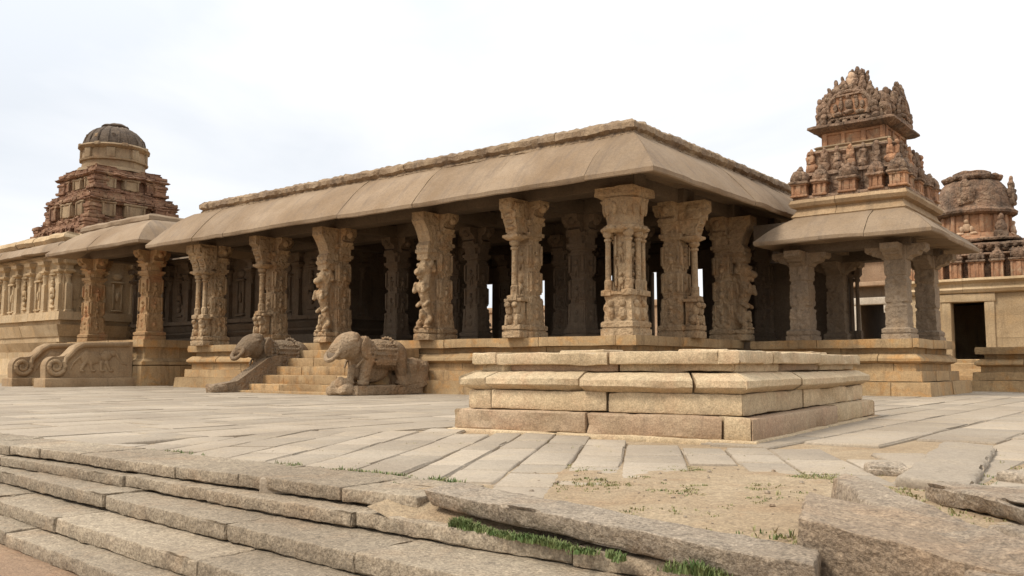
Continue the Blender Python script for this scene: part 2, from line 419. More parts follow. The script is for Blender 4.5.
so.rotation_euler = dv.to_track_quat('Z', 'Y').to_euler(); so.location = (0, -20, 30)
SC.view_settings.view_transform = 'Standard'; SC.view_settings.look = 'None'; SC.view_settings.exposure = .14; SC.view_settings.gamma = 1

# ------------------------------------------------------------------ ground
mb = MB(); mb.add([(-600, -600, -.412), (600, -600, -.412), (600, 600, -.412), (-600, 600, -.412)], [(0, 1, 2, 3)])
struct('lower_ground', mb, 'lowground', smooth=0)

def sand(x, y):      # how much sand lies over the paving
    d = math.hypot((x-7.0)/1.42, (y+10.75)/1.05); k = max(0., min(1., 1.5-d))
    d2 = math.hypot((x-8.9)/1.4, (y+9.2)/1.9); k = max(k, max(0., min(1., 1.4-d2)))
    d3 = math.hypot((x-5.7)/.8, (y+11.75)/.35); k = max(k, max(0., min(1., 1.4-d3)))
    return k
def gz(x, y):
    n = noise.noise(Vector((x*1.1, y*1.1, 0)))
    k = sand(x, y)
    edge = 0.
    if x > 5.5 and y < -11.72: edge = -(-11.72-y)*.27*min(1, (x-5.5)*3)
    return -.026+edge+.005*n+k*(.033+.013*noise.noise(Vector((x*2.3, y*2.3, 4)))+.008*noise.noise(Vector((x*9, y*9, 7))))
def grid(x0, x1, y0, y1, st, holes=None):
    xs = np.linspace(x0, x1, int((x1-x0)/st)+1); ys = np.linspace(y0, y1, int((y1-y0)/st)+1)
    V = [(x, y, gz(x, y)) for y in ys for x in xs]; nx = len(xs)
    Fs = [(j*nx+i, j*nx+i+1, (j+1)*nx+i+1, (j+1)*nx+i) for j in range(len(ys)-1) for i in range(nx-1)]
    return V, Fs
g = MB()
g.add(*grid(2.5, 5.6, -11.62, -6., .05)); g.add(*grid(5.6, 12., -12.06, -6., .05))
g.add(*grid(-40, 2.5, -11.62, -6., .5)); g.add(*grid(12., 40, -12.06, -6., .5))
g.add(*grid(-60, 40, -6., 60., 2.))
g.add([(-60, -11.62, -.04), (5.6, -11.62, -.04), (5.6, -11.62, -.5), (-60, -11.62, -.5)], [(0, 1, 2, 3)]); g.add([(9.6, -12.06, -.03), (40, -12.06, -.03), (40, -12.06, -.5), (9.6, -12.06, -.5)], [(0, 1, 2, 3)])
struct('ground', g, 'dirt', smooth=60)

# paving slabs of the court : one sheet of jointed stones
pv = MB()
def slab(cx, cy, lx, ly, rz, top, seg=.3, bev=.014):
    pv.block((cx, cy, top-.05), (lx, ly, .1), rz=rz, seg=seg, bev=bev, amp=.006, freq=1.2, amp2=.003, freq2=7, chip=.008)
def inrot(x, y):     # zone of slabs laid askew in front of the platform
    return 1.75 < x < 7.3 and -11.55 < y < -8.35 and (x > 2.6 or y < -9.2)
x = -30.
while x < 14:
    w = .42+.34*rnd.random(); y = -11.46 if x < 5.6 else -11.0
    while y < 14:
        l = .7+1.3*rnd.random(); cx, cy = x+w/2, y+l/2
        far = math.hypot(cx-CAM[0], cy-CAM[1]) > 13
        inside = (-15.6 < cx < .1 and cy > .6) or (cx < -15.6 and cy > .8) or (.1 < cx < 3.6 and 5.4 < cy < 7.6)
        if not inside and not (inrot(cx, cy) or inrot(cx, cy-l*.45) or inrot(cx, cy+l*.45)) and (cx > -22 or cy > -8):
            slab(cx, cy, w-.016-.028*rnd.random(), l-.014-.03*rnd.random(), 0, .003*(rnd.random()-.5)*2, seg=.45 if not far else 3.)
        y += l
    x += w
# askew slabs
ca, sa = math.cos(math.radians(30)), math.sin(math.radians(30))
u = -6.
while u < 7:
    w = .25+.17*rnd.random(); v = -6-.8*rnd.random()
    while v < 7:
        l = .45+.6*rnd.random(); uu, vv = u+w/2, v+l/2
        cx, cy = 4.4+uu*ca-vv*sa, -10.+uu*sa+vv*ca
        if inrot(cx, cy) and cy < -8.55 and cy > -11.55:
            if sand(cx, cy) < .78: slab(cx, cy, w-.008-.012*rnd.random(), l-.008-.014*rnd.random(), math.radians(30)+(rnd.random()-.5)*.04, .006*(rnd.random()-.5), seg=.3)
        v += l
    u += w
struct('paving', pv, 'paving')

# terrace steps
EDGE = [([0, 9], [-11.90, -11.93]), ([0., 7.], [-11.93, -12.09]), ([1.8, 6.6], [-12.11, -12.47]),
        ([2.4, 5.8], [-12.43, -12.72]), ([3.1, 6], [-12.68, -12.92])]
TOP = [.004, -.074, -.152, -.242, -.335, -.42]
st = thing('stone_steps', 'flight of long low worn granite steps leading up to the paved court', 'steps', (0, -12.4, -.41))
for i in range(5):
    zt = TOP[i]; s_ = MB(); x = -9.+.37*i
    xe = 5.80 if i == 0 else 10.2
    while x < xe:
        l = (.42+.5*rnd.random()) if i in (0, 4) else .75+1.2*rnd.random()
        if i == 0 and x+l > xe-.35: l = xe-x
        h = TOP[i]-TOP[i+1]-.008
        dy = (rnd.random()-.5)*.026; dzz = (rnd.random()-.5)*.012
        q = MB(); q.block((x+l/2, .24+dy, zt-h/2+dzz), (l-.007, .50, h), rz=(rnd.random()-.5)*.012, seg=.036 if x > -.5 else .3, bev=.008, amp=.006, freq=1.6, amp2=.006, freq2=14, chip=.007, seed=3.7)
        for V in q.v: V[:, 1] += np.interp(V[:, 0], *EDGE[i])
        s_.join(q)
        x += l
    part('step', s_, 'step', st)
# ------------------------------------------------------------------ pillars
PH = 2.96
def core_mb(kind='plain', s=.21, base=.31, H=PH, seed=0.):
    m = MB()
    top = .76*H
    m.stack((0, 0, 0), [(0, base, 4), (.13, base, 4), (.135, base-.025, 4), (.165, base-.025, 4), (.17, base, 4), (.25, base, 4), (.27, base-.03, 4), (.30, s+.03, 4)], n=16, dz=.06, amp=.006, seed=seed)
    m.stack((0, 0, 0), [(.29, s+.05, 4), (.86, s+.03, 4), (.88, s+.01, 6), (.94, s+.01, 6), (.96, s+.015, 4), (1.42, s+.01, 4), (1.44, s-.004, 6), (1.52, s-.004, 6), (1.54, s+.005, 4), (2.06, s, 4), (2.08, s-.008, 6), (2.13, s-.008, 6), (2.15, s+.02, 4), (top, s+.02, 4)],
            n=48, dz=.022, amp=.004, seed=seed, carve=.034, cf=15)
    for f in range(4):
        q = MB()
        for zc, sc in ((.62, 1.), (1.2, .9), (1.8, .9)):
            z0 = zc-.12*sc
            q.ell((0, -s-.012, z0), (.075*sc, .065, .10*sc), 10, 8, amp=.012, freq=12, seed=seed+f); q.ell((0, -s-.02, z0+.16*sc), (.045*sc, .055, .055*sc), 9, 7); q.block((0, -s+.005, zc), (1.5*s, .03, .46*sc), seg=.1, bev=.008, amp=.004)
            for sx in (-1, 1): q.cap((sx*.07*sc, -s-.012, z0+.05*sc), (sx*.12*sc, -s-.012, z0-.05*sc+rnd.random()*.16), .028*sc, .02*sc, 6); q.cap((sx*.03*sc, -s-.01, z0-.08*sc), (sx*(.03+.06*rnd.random())*sc, -s-.01, z0-.22*sc), .03*sc, .022*sc, 6)
            for sx in (-1, 1): q.block((sx*(s-.03), -s-.02, zc), (.045, .06, .46*sc), seg=.5, bev=.008)
        m.join(q, Matrix.Rotation(f*PI/2, 4, 'Z'))
    return m
def capital_mb(s=.21, H=PH, ext=.46, seed=0.):
    m = MB(); t = .75*H
    prof = [(-ext, H), (-ext, H-.10), (-ext+.03, H-.16), (-ext+.13, H-.20), (-ext+.17, H-.30), (-ext+.10, H-.36), (-.27, H-.46), (-.25, t), (.25, t), (.27, H-.46), (ext-.10, H-.36), (ext-.17, H-.30), (ext-.13, H-.20), (ext-.03, H-.16), (ext, H-.10), (ext, H)]
    m.prism(prof, (0, -.17, 0), (1, 0, 0), (0, 0, 1), (0, 1, 0), .34)
    m.prism(prof, (-.17, 0, 0), (0, 1, 0), (0, 0, 1), (1, 0, 0), .338)
    m.stack((0, 0, 0), [(t-.02, s+.05, 4), (t+.06, s+.055, 4), (t+.08, s+.02, 8), (t+.2, s+.04, 8), (t+.24, s+.06, 4), (t+.32, s+.06, 4)], n=16)
    for sx, sy in ((1, 0), (-1, 0), (0, 1), (0, -1)):
        m.ell((sx*(ext-.04), sy*(ext-.04), H-.16), (.09, .09, .10), 8, 6)
    return m.jitter(.008, 5, seed)
def colon_cap_mb(x, y, big=.2):      # flared bracket over a colonette, leaning outwards (-Y)
    m = MB(); t = 2.06
    m.stack((x, y, 0), [(t+.02, .10, 8), (t+.05, .18, 8), (t+.09, .20, 4), (t+.14, .20, 4), (t+.16, .14, 4), (t+.22, .15, 8)], n=16, amp=.005)
    pf = [(.22, t+.2), (-.13, t+.2), (-.16, t+.33), (-.22, t+.45), (-.25, t+.60), (-.36, t+.68), (-.36, PH), (.22, PH)]
    m.prism(pf, (x-.16, y, 0), (0, 1, 0), (0, 0, 1), (1, 0, 0), .32)
    for sx in (-1, 1): m.block((x+sx*.15, y-.10, t+.66), (.10, .34, .34), seg=.1, bev=.05, amp=.02)
    for zz in (.30, .42, .55): m.ell((x, y-.12-.25*(zz-.2), t+zz), (.13, .08, .05), 8, 6)
    m.ell((x, y-.28, PH-.16), (.15, .1, .09), 8, 6)
    return m.jitter(.008, 5, x)
def colon_mb(x, y, r=.072):
    m = MB()
    m.stack((x, y, 0), [(.80, r+.05, 4), (.90, r+.05, 4), (.92, r+.015, 8), (1.10, r+.015, 8), (1.12, r, 0), (1.88, r*.92, 0), (1.90, r+.02, 0), (1.94, r+.02, 0), (1.95, r*.8, 0), (1.98, r+.01, 0), (2.0, r+.035, 0), (2.04, r+.048, 0), (2.08, r+.035, 0), (2.12, r, 0)], n=16, amp=.003)
    return m
def outer_base_mb(w=.25, y0=-.26, y1=-.60, ztop=.84, lion=True, seed=0.):
    m = MB(); yc = (y0+y1)/2; d = abs(y1-y0)
    m.block((0, yc, .07), (2*w+.06, d, .14), seg=.2, bev=.012)
    m.block((0, yc, .155), (2*w, d-.04, .03), seg=.3, bev=.006)
    m.block((0, yc, .22), (2*w+.05, d, .10), seg=.2, bev=.012)
    if lion:
        m.block((0, yc+.04, .54), (2*w-.10, d-.14, .60), seg=.12, bev=.03, amp=.02, freq=6)
        for sx in (-1, 1):
            m.ell((sx*(w-.10), yc-.04, .40), (.10, .12, .13), 9, 7); m.ell((sx*(w-.11), yc-.09, .60), (.085, .09, .12), 9, 7)
            m.ell((sx*(w-.12), yc-.16, .70), (.07, .07, .07), 8, 6); m.cap((sx*(w-.08), yc-.13, .46), (sx*(w-.08), yc-.15, .29), .045, .04, 7)
        m.block((0, yc+.02, ztop-.03), (2*w+.02, d-.06, .07), seg=.3, bev=.012)
    return m.jitter(.006, 6, seed)
def yali_mesh(mat, mirror=1, seed=0., rampant=True):
    m = MB(); K = lambda x, y, z: (x*mirror, y, z)
    y = -.42
    # haunches, S-curved body rising, chest, neck and maned head thrust outward
    m.ell((0, y+.02, .50), (.14, .15, .20), 14, 10); m.cap((0, y+.02, .60), (0, y-.02, .95), .12, .115); m.cap((0, y-.02, .95), (0, y-.11, 1.22), .13, .16)
    m.ell((0, y-.10, 1.22), (.17, .17, .19), 14, 10); m.cap((0, y-.06, 1.30), (0, y-.02, 1.62), .14, .16)
    m.ell((0, y-.05, 1.66), (.18, .19, .20), 14, 10)
    m.cap((0, y-.12, 1.62), (0, y-.31, 1.56), .12, .085); m.cap((0, y-.14, 1.52), (0, y-.26, 1.44), .08, .05)      # muzzle and jaw
    for sx in (-1, 1):
        m.ell((sx*.10, y-.17, 1.74), (.05, .06, .055), 8, 6); m.ell((sx*.17, y-.0, 1.78), (.04, .07, .09), 8, 6)
        m.cap((sx*.11, y+.0, .48), (sx*.13, y-.13, .38), .085, .06); m.cap((sx*.13, y-.13, .38), (sx*.13, y-.07, .28), .06, .06); m.ell((sx*.13, y-.13, .29), (.07, .11, .045), 8, 6)
        m.cap((sx*.13, y-.12, 1.22), (sx*.14, y-.27, 1.12), .065, .05); m.cap((sx*.14, y-.27, 1.12), (sx*.12, y-.24, 1.30), .05, .045)
        m.cap((sx*.12, y-.05, .88), (sx*.12, y-.18, .80), .05, .05)
    for k in range(7):   # mane curls
        a = k/6*PI; m.ell((math.cos(a)*.17, y+.07, 1.62+.18*math.sin(a)), (.055, .07, .055), 8, 6)
    # small elephant and rider carved under the beast
    m.ell((0, y-.10, .60), (.09, .11, .10), 10, 8); m.cap((0, y-.16, .66), (0, y-.20, .46), .06, .035)
    # spine joins the shaft
    m.block((0, -.27, 1.05), (.16, .22, 1.55), seg=.3, bev=.03)
    m.block((0, y+.04, 1.94), (.36, .40, .16), seg=.3, bev=.02); m.block((0, y+.03, 2.06), (.42, .44, .10), seg=.3, bev=.02)
    m.cap((0, y+.02, 1.76), (0, y+.03, 1.94), .14, .15)
    return remesh(m, 'yali_carving', mat, .017, 2, .008, 11.)
def yali_cap_mb():
    m = MB(); t = 2.10
    pf = [(-.2, t), (-.56, t), (-.58, t+.10), (-.50, t+.2), (-.56, t+.38), (-.66, t+.55), (-.74, t+.66), (-.74, PH), (-.2, PH)]
    m.prism(pf, (-.19, 0, 0), (0, 1, 0), (0, 0, 1), (1, 0, 0), .38)
    m.ell((0, -.64, t+.66), (.17, .12, .08), 9, 6)
    return m.jitter(.008, 5, 3)

# parent pavilion
pav = thing('temple_pavilion', 'large open stone pavilion with long sloping eave and rows of carved pillars', 'temple pavilion', (-7.5, 5, 0))
PCAP = {}
def mk_pillar(kind, mat, parent, at, rz=0., seed=0., capital=True):
    c = core_mb(seed=seed) if kind != 'corner' else core_mb(s=.145, base=.30, seed=seed)
    me = c.mesh('pillar', M[mat]); fixnormals(me)
    o = part('pillar', me, mat, parent, loc=Vector(at)-wloc(parent)); o.rotation_euler = (0, 0, rz)
    if capital: part('capital', capital_mb(seed=seed), mat, o, local=True)
    if kind == 'one':
        part('outer_base', outer_base_mb(.22), mat, o, local=True); part('colonette', colon_mb(0, -.46), mat, o, local=True); part('bracket', colon_cap_mb(0, -.44), mat, o, local=True)
    if kind == 'two':
        part('outer_base', outer_base_mb(.30), mat, o, local=True)
        for x in (-.2, .16): part('colonette', colon_mb(x, -.46), mat, o, local=True)
        b = colon_cap_mb(-.19, -.44); b.join(colon_cap_mb(.19, -.44)); part('bracket', b, mat, o, local=True)
    if kind == 'yali':
        part('outer_base', outer_base_mb(.22, lion=False), mat, o, local=True)
        part('yali_carving', yali_mesh(mat, 1, seed), mat, o, local=True); part('bracket', yali_cap_mb(), mat, o, local=True)
    if kind == 'corner':
        b = MB()
        b.stack((0, 0, 0), [(0, .37, 4), (.13, .37, 4), (.135, .345, 4), (.17, .345, 4), (.175, .365, 4), (.26, .365, 4), (.29, .34, 4)], n=16, dz=.06, amp=.008)
        b.stack((0, 0, 0), [(.28, .335, 4), (.62, .325, 4), (.66, .31, 4), (.80, .32, 4), (.82, .35, 4), (.88, .35, 4)], n=32, dz=.03, amp=.006, carve=.05, cf=11)
        for a in range(0, 360, 45):
            q = math.radians(a+20); x, y = .34*math.cos(q), .34*math.sin(q)
            b.ell((x, y, .44), (.09, .09, .14), 8, 6); b.ell((x*1.05, y*1.05, .64), (.07, .07, .08), 8, 6)
        part('outer_base', b, mat, o, local=True)
        for x, y in ((-.25, -.25), (.235, -.26), (.27, .04), (-.27, .10), (.24, .27)): part('colonette', colon_mb(x, y, .06), mat, o, local=True)
        k = MB()
        k.stack((0, 0, 0), [(2.06, .34, 4), (2.10, .42, 8), (2.14, .44, 8), (2.20, .42, 8), (2.22, .36, 8), (2.34, .35, 8), (2.48, .37, 8), (2.62, .42, 8), (2.74, .46, 8), (2.76, .42, 8), (2.80, .45, 4), (PH, .45, 4)], n=32, dz=.04, amp=.012, carve=.03, cf=11)
        for a in range(0, 360, 30):
            q = math.radians(a); k.ell((.40*math.cos(q), .40*math.sin(q), 2.60), (.06, .06, .20), 8, 7); k.ell((.43*math.cos(q), .43*math.sin(q), 2.13), (.07, .07, .05), 8, 5)
        part('bracket', k, mat, o, local=True)
    return o
PZ = 1.215
XS = [-.46, -2.93, -5.57, -9.15, -11.80, -14.70]; YS = [.40, 2.52, 5.06, 7.55, 9.85]
front = ['corner', 'one', 'yali', 'yali', 'one', 'two']
protos = {}
for i, (x, kd) in enumerate(zip(XS, front)):
    mk_pillar(kd, 'pillar', pav, (x, YS[0], PZ), 0, seed=i*3.1, capital=kd != 'corner')
mk_pillar('one', 'pillar', pav, (-.46, YS[1], PZ), PI/2, 21.)
mk_pillar('yali', 'pillar', pav, (-.46, YS[2], PZ), PI/2, 25.)
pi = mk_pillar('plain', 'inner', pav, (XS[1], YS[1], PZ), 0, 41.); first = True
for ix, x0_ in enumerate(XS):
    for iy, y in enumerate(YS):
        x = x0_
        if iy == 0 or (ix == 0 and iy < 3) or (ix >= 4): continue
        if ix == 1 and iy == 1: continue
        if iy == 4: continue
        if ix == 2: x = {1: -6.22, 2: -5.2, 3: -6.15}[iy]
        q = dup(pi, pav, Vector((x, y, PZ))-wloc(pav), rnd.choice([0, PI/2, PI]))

bw = MB()
prev = -12.5
for (gx, wd) in ((-12.1, .42), (-9.74, .45), (-6.86, .2), (-5.2, .2), (-3.64, .28)):
    bw.bb(prev, 10.0, 1.2, gx-wd/2, 10.25, 3.62, seg=1); prev = gx+wd/2
bw.bb(prev, 10.0, 1.2, -.3, 10.25, 3.62, seg=1); bw.bb(-12.5, 10.0, 3.62, -.3, 10.25, 4.6, seg=1)
part('light_screen_back', bw, 'inner', pav)  # added screen, stops light entering from the open back except at the slits
bw = MB(); bw.bb(-.62, 7.8, 1.2, -.36, 10., 4.6, seg=1); part('light_screen_side', bw, 'inner', pav)  # added to close the open right side and keep the inside dark
# plinth courses
PX0, PX1, PY0, PY1 = -15.45, 0., 0., 10.3
def plinth(mb, r, top=1.22, sides='SE', deep=.7, k=1., stone=1.5):
    h = top/1.22
    Z = lambda z: z*h
    I = -deep
    C = [[(I, Z(1.22)), (0, Z(1.22)), (.012, Z(1.12)), (0, Z(1.03)), (I, Z(1.03))],
         [(I, Z(1.03)), (-.17, Z(1.03)), (-.18, Z(.90)), (I, Z(.90))],
         [(I, Z(.90)), (-.10, Z(.90)), (.02, Z(.80)), (.03, Z(.74)), (-.04, Z(.69)), (I, Z(.69))],
         [(I, Z(.69)), (-.09, Z(.69)), (-.09, Z(.52)), (I, Z(.52))],
         [(I, Z(.52)), (.05, Z(.52)), (.06, Z(.30)), (I, Z(.30))],
         [(I, Z(.30)), (.25, Z(.29)), (.27, Z(.05)), (.28, Z(-.08)), (I, Z(-.08))]]
    for c in C: mb.ring(*r, c, sides=sides, stone=stone, sub=.3, amp=.012, off=.012, gap=.012)
p = MB(); plinth(p, (PX0, PY0, PX1, PY1), sides='SEW')
part('plinth', p, 'plinth', pav)
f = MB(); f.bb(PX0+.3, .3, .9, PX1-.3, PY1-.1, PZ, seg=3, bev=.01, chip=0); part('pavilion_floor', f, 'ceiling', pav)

# beams over the pillar rows, ceiling slabs
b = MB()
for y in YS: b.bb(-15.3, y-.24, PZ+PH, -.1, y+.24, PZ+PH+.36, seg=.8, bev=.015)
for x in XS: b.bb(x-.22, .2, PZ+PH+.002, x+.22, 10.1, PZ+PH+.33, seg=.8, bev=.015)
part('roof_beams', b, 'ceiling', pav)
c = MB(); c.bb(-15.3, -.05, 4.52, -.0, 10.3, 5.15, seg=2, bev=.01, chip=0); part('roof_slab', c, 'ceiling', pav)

def eave(mb, r, sides, d, zl, zt, th=.10, din=0., stone=2.1, curve=.085, **k):
    # sloping eave slab; d overhang, zl lip underside, zt top at the wall line
    n = 6; top = []; bot = []
    for i in range(n+1):
        t = i/n; z = zt+(zl+th-zt)*t+curve*math.sin(t*PI)
        top.append((d*t, z))
    for i in range(n+1):
        t = 1-i/n; z = (zl+(zt-.62-zl)*(1-t)*.75+.02*math.sin(t*PI))
        bot.append((d*t-.03*(1 if t > 0 else 0), z))
    prof = [(-.3, zt)]+top+[(d-.01, zl+.02)]+bot+[(-.3, bot[-1][1])]
    mb.ring(*r, prof, sides=sides, stone=stone, sub=.25, gap=.010, off=.012, amp=.022, freq=1.4, amp2=.010, **k)
e = MB(); eave(e, (PX0+.15, 0, 0, PY1), 'SENW', 1.0, 4.13, 5.2)
part('eave', e, 'eave', pav)
# brick coping along the roof edge
rm = MB()
prof = [(-.55, 5.10), (.05, 5.12), (.12, 5.20), (.08, 5.27), (.16, 5.33), (.16, 5.44), (.06, 5.52), (-.2, 5.54), (-.5, 5.52)]
rm.ring(-14.85, .12, -.12, 10.2, prof, sides='SENW', stone=4.5, sub=.05, amp=.018, freq=3.2, amp2=.034, off=.015, gap=.01)
part('roof_coping', rm, 'rim', pav)
ro = MB(); ro.bb(-14.6, .5, 5.1, -.4, 10., 5.42, seg=3, chip=0); part('roof_top', ro, 'rim', pav)

# closed hall at the back left of the pavilion
def carved_wall(parent, p0, p1, z0, z1, mat, pil=1.15, depth=.16, niche=True, base=True, corn=True, thick=.5, seed=0, skip=(), bf=.30):
    p0, p1 = np.array(p0, float), np.array(p1, float); Lw = np.linalg.norm(p1-p0); t = (p1-p0)/Lw; n = np.array([t[1], -t[0]])
    H = z1-z0
    w = MB()
    zs = z0+H*(bf-.01 if base else 0)
    nrow = max(2, int((z1-zs)/.45)); 
    for i in range(nrow):
        a, bq = zs+(z1-zs)*i/nrow, zs+(z1-zs)*(i+1)/nrow
        w.side(p0, p1, [(-thick, bq), (0, bq), (.004, (a+bq)/2), (0, a), (-thick, a)], 0, 0, stone=.9, sub=.4, off=.008, gap=.008, amp=.006)
    o = part('wall', w, mat, parent)
    if base:
        bm_ = MB()
        for (za, zb, d0, d1) in ((0, .055, .34, .36), (.055, .11, .22, .24), (.11, .15, .10, .28), (.15, .175, .12, .12), (.175, .225, .16, .30), (.225, .245, .10, .10), (.245, .28, .24, .22)):
            zb *= bf/.28; za *= bf/.28; bm_.side(p0, p1, [(-.3, z0+zb*H), (d1, z0+zb*H), (d0, z0+za*H), (-.3, z0+za*H)], 1, 1, stone=1.4, sub=.35, off=.008, amp=.008)
        part('base_moulding', bm_, mat, parent)
    if corn:
        cm = MB(); cm.side(p0, p1, [(-.3, z1), (.12, z1), (.16, z1-.08), (.08, z1-.12), (.05, z1-.2), (-.3, z1-.2)], 1, 1, stone=1.2, sub=.35, off=.008, amp=.008)
        part('cornice', cm, mat, parent)
    k = max(1, int(Lw/pil)); zt = z1-.2
    fr = math.atan2(t[1], t[0])
    for i in range(k+1):
        u = .16+(Lw-.32)*i/k
        if i in skip: continue
        c = p0+t*u+n*.03
        q = MB(); HH = zt-zs-.02
        q.stack((0, 0, 0), [(0, .15, 4), (.10, .15, 4), (.12, .12, 4), (.55*HH, .11, 4), (.57*HH, .09, 8), (.66*HH, .09, 8), (.68*HH, .11, 0), (.71*HH, .13, 0), (.74*HH, .10, 0), (.78*HH, .19, 4), (.81*HH, .20, 4), (.83*HH, .11, 4), (.90*HH, .12, 4), (.94*HH, .22, 4), (HH, .24, 4)], n=16, dz=.08, amp=.006)
        q.xf(Matrix.Translation((c[0], c[1], zs)) @ Matrix.Rotation(fr, 4, 'Z'))
        part('pilaster', q, mat, parent)
        if niche and i < k:
            cc = p0+t*(u+(Lw-.32)/k/2)+n*.02
            q = MB()
            if i % 2 == 0:   # standing deity in shallow relief under a little canopy
                for (z, rr) in ((.35, .075), (.52, .085), (.70, .10), (.86, .06), (.95, .075), (1.05, .05)):
                    q.ell((0, -.03, z*HH/1.6), (rr*1.2, rr*.9, rr*1.25), 9, 7)
                for sx in (-1, 1): q.cap((sx*.10, -.04, .74*HH/1.6), (sx*.15, -.04, .52*HH/1.6), .035, .03, 7)
                q.block((0, 0, .12*HH), (.36, .12, .07), seg=.3); q.block((0, -.02, .74*HH), (.44, .14, .06), seg=.3); q.ell((0, -.02, .80*HH), (.18, .08, .10), 9, 6)
            else:            # small aedicule
                q.block((-.17, 0, .36*HH), (.07, .12, .50*HH), seg=.3); q.block((.17, 0, .36*HH), (.07, .12, .50*HH), seg=.3)
                q.block((0, -.02, .64*HH), (.50, .17, .07), seg=.3); q.ell((0, -.01, .74*HH), (.20, .09, .15), 10, 7); q.block((0, -.02, .08*HH), (.48, .15, .06), seg=.3)
                q.ell((0, -.02, .36*HH), (.07, .06, .18), 8, 6)
            q.jitter(.008, 6)
            q.xf(Matrix.Translation((cc[0], cc[1], zs)) @ Matrix.Rotation(fr, 4, 'Z'))
            part('wall_carving', q, mat, parent)
hall = thing('inner_hall', 'dark closed inner hall with pilastered walls in the shade behind the front pillars', 'hall', (-16, 5, 1.2))
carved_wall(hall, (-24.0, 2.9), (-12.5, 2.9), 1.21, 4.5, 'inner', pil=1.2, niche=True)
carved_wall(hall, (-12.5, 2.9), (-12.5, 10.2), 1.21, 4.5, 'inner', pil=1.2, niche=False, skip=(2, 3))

# entrance stairs
stt = thing('entrance_stairs', 'five broad stone steps between the two carved elephants, up to the pavilion floor', 'stairs', (-7.9, -1.2, 0))
for i in range(5):
    q = MB(); yf = -.36-.40*i; zt = 1.02-.205*i
    x = -9.95
    while x < -5.8:
        l = 1.2+1.2*rnd.random()
        if x+l > -6.3: l = -5.8-x
        q.block((x+l/2, (yf+.02)/2-.06, zt-.11), (l-.01, abs(yf)-.02+.12, .215), seg=.25, bev=.015, amp=.008)
        x += l
    part('step', q, 'plinth', stt)
q = MB(); q.bb(-10.6, -2.35, -.1, -5.4, -1.95, .05, seg=.4); part('foot_slab', q, 'plinth', stt)
# ------------------------------------------------------------------ carved elephants beside the stairs
def elephant_mesh(mat, side=1):
    m = MB()
    m.ell((0, .02, .66), (.30, .60, .34), 20, 14); m.ell((0, -.38, .70), (.28, .32, .33), 16, 12); m.ell((0, .42, .64), (.285, .30, .34), 16, 12)
    m.ell((0, -.70, .84), (.25, .27, .30), 16, 12); m.ell((.10, -.72, 1.02), (.13, .15, .11), 12, 8); m.ell((-.10, -.72, 1.02), (.13, .15, .11), 12, 8)
    m.cap((0, -.80, .86), (0, -.98, .74), .25, .195, 18); m.tube([(.155*math.cos(a), -1.13+.09*math.sin(a), .675+.145*math.sin(a)) for a in [2*PI*k/20 for k in range(21)]], .05, 8)       # stump of the trunk
    for sx in (-1, 1):
        m.ell((sx*.265, -.52, .80), (.05, .19, .24), 12, 9, mat_rot(.15, sx*.1, sx*.36)); m.ell((sx*.285, -.49, .70), (.035, .12, .16), 10, 8, mat_rot(0, 0, sx*.3)); m.cap((sx*.20, -.88, .93), (sx*.23, -.74, .97), .03, .03, 7)
        m.ell((sx*.15, -.89, .86), (.04, .04, .035), 8, 6)
        m.cap((sx*.18, -.44, .55), (sx*.17, -.50, .10), .135, .105, 12); m.ell((sx*.17, -.52, .06), (.12, .13, .07), 12, 7)
        m.cap((sx*.18, .44, .55), (sx*.17, .50, .10), .145, .11, 12); m.ell((sx*.17, .48, .06), (.12, .13, .07), 12, 7)
        m.cap((sx*.13, -.90, .66), (sx*.13, -1.02, .60), .04, .03, 8)
    m.cap((0, .68, .74), (.03, .74, .34), .05, .03, 8)
    m.ell((0, -.2, .32), (.13, .5, .26), 10, 8)                  # stone left uncut between the legs
    # harness: bead ropes, blanket rim
    for yy, rr in ((-.46, .335), (-.36, .345), (.24, .35)):
        for k in range(26):
            a = 2*PI*k/26; m.ell((rr*.93*math.cos(a), yy, .69+rr*.99*math.sin(a)), (.035, .035, .035), 6, 5)
    for sx in (-1, 1):
        for k in range(9): m.ell((sx*.29, -.28+.06*k, .50+.012*(k % 2)), (.035, .035, .05), 6, 5)
        for k in range(7): m.ell((sx*(.235-.01*k), -.62-.02*k+.05, .58-.03*k), (.03, .03, .03), 6, 5)
    for sx in (-1, 1):
        for j in range(5):
            for k in range(8): m.ell((sx*(.285+.012*math.sin(j)), -.26+.065*k+.03*(j % 2), .44+.11*j), (.035, .024, .024), 6, 5)
    return remesh(m, 'body', mat, .016, 2, .010, 6.)
eR = thing('elephant_sculpture', 'carved stone elephant with broken trunk on a low base, right of the entrance stairs', 'elephant sculpture', (-5.70, -1.42, 0))
o = part('body', elephant_mesh('elephant'), 'elephant', eR, local=True, loc=(0, .0, .19)); o.scale = (1.08, 1.12, 1.02)
q = MB(); q.ell((0, -1.135, .672), (.115, .035, .12), 18, 10, mat_rot(-.52, 0, 0), amp=.02, freq=9); part('stump_hollow_shade', q, 'inner', o, local=True)  # dark disc stands in for the shaded hollow of the broken trunk
q = MB(); q.block((0, .06, .09), (.80, 2.0, .22), seg=.1, bev=.03, amp=.025, freq=4, chip=.03); q.block((-.02, -1.02, .12), (.62, .30, .22), seg=.08, bev=.06, amp=.05, freq=5, chip=.05)
q.block((.08, 1.0, .42), (.6, .7, .75), seg=.09, bev=.16, amp=.09, freq=4, chip=.05); q.block((.0, .75, .28), (.7, .6, .3), seg=.09, bev=.1, amp=.08, freq=5)
part('base', q, 'elephant', eR, local=True)
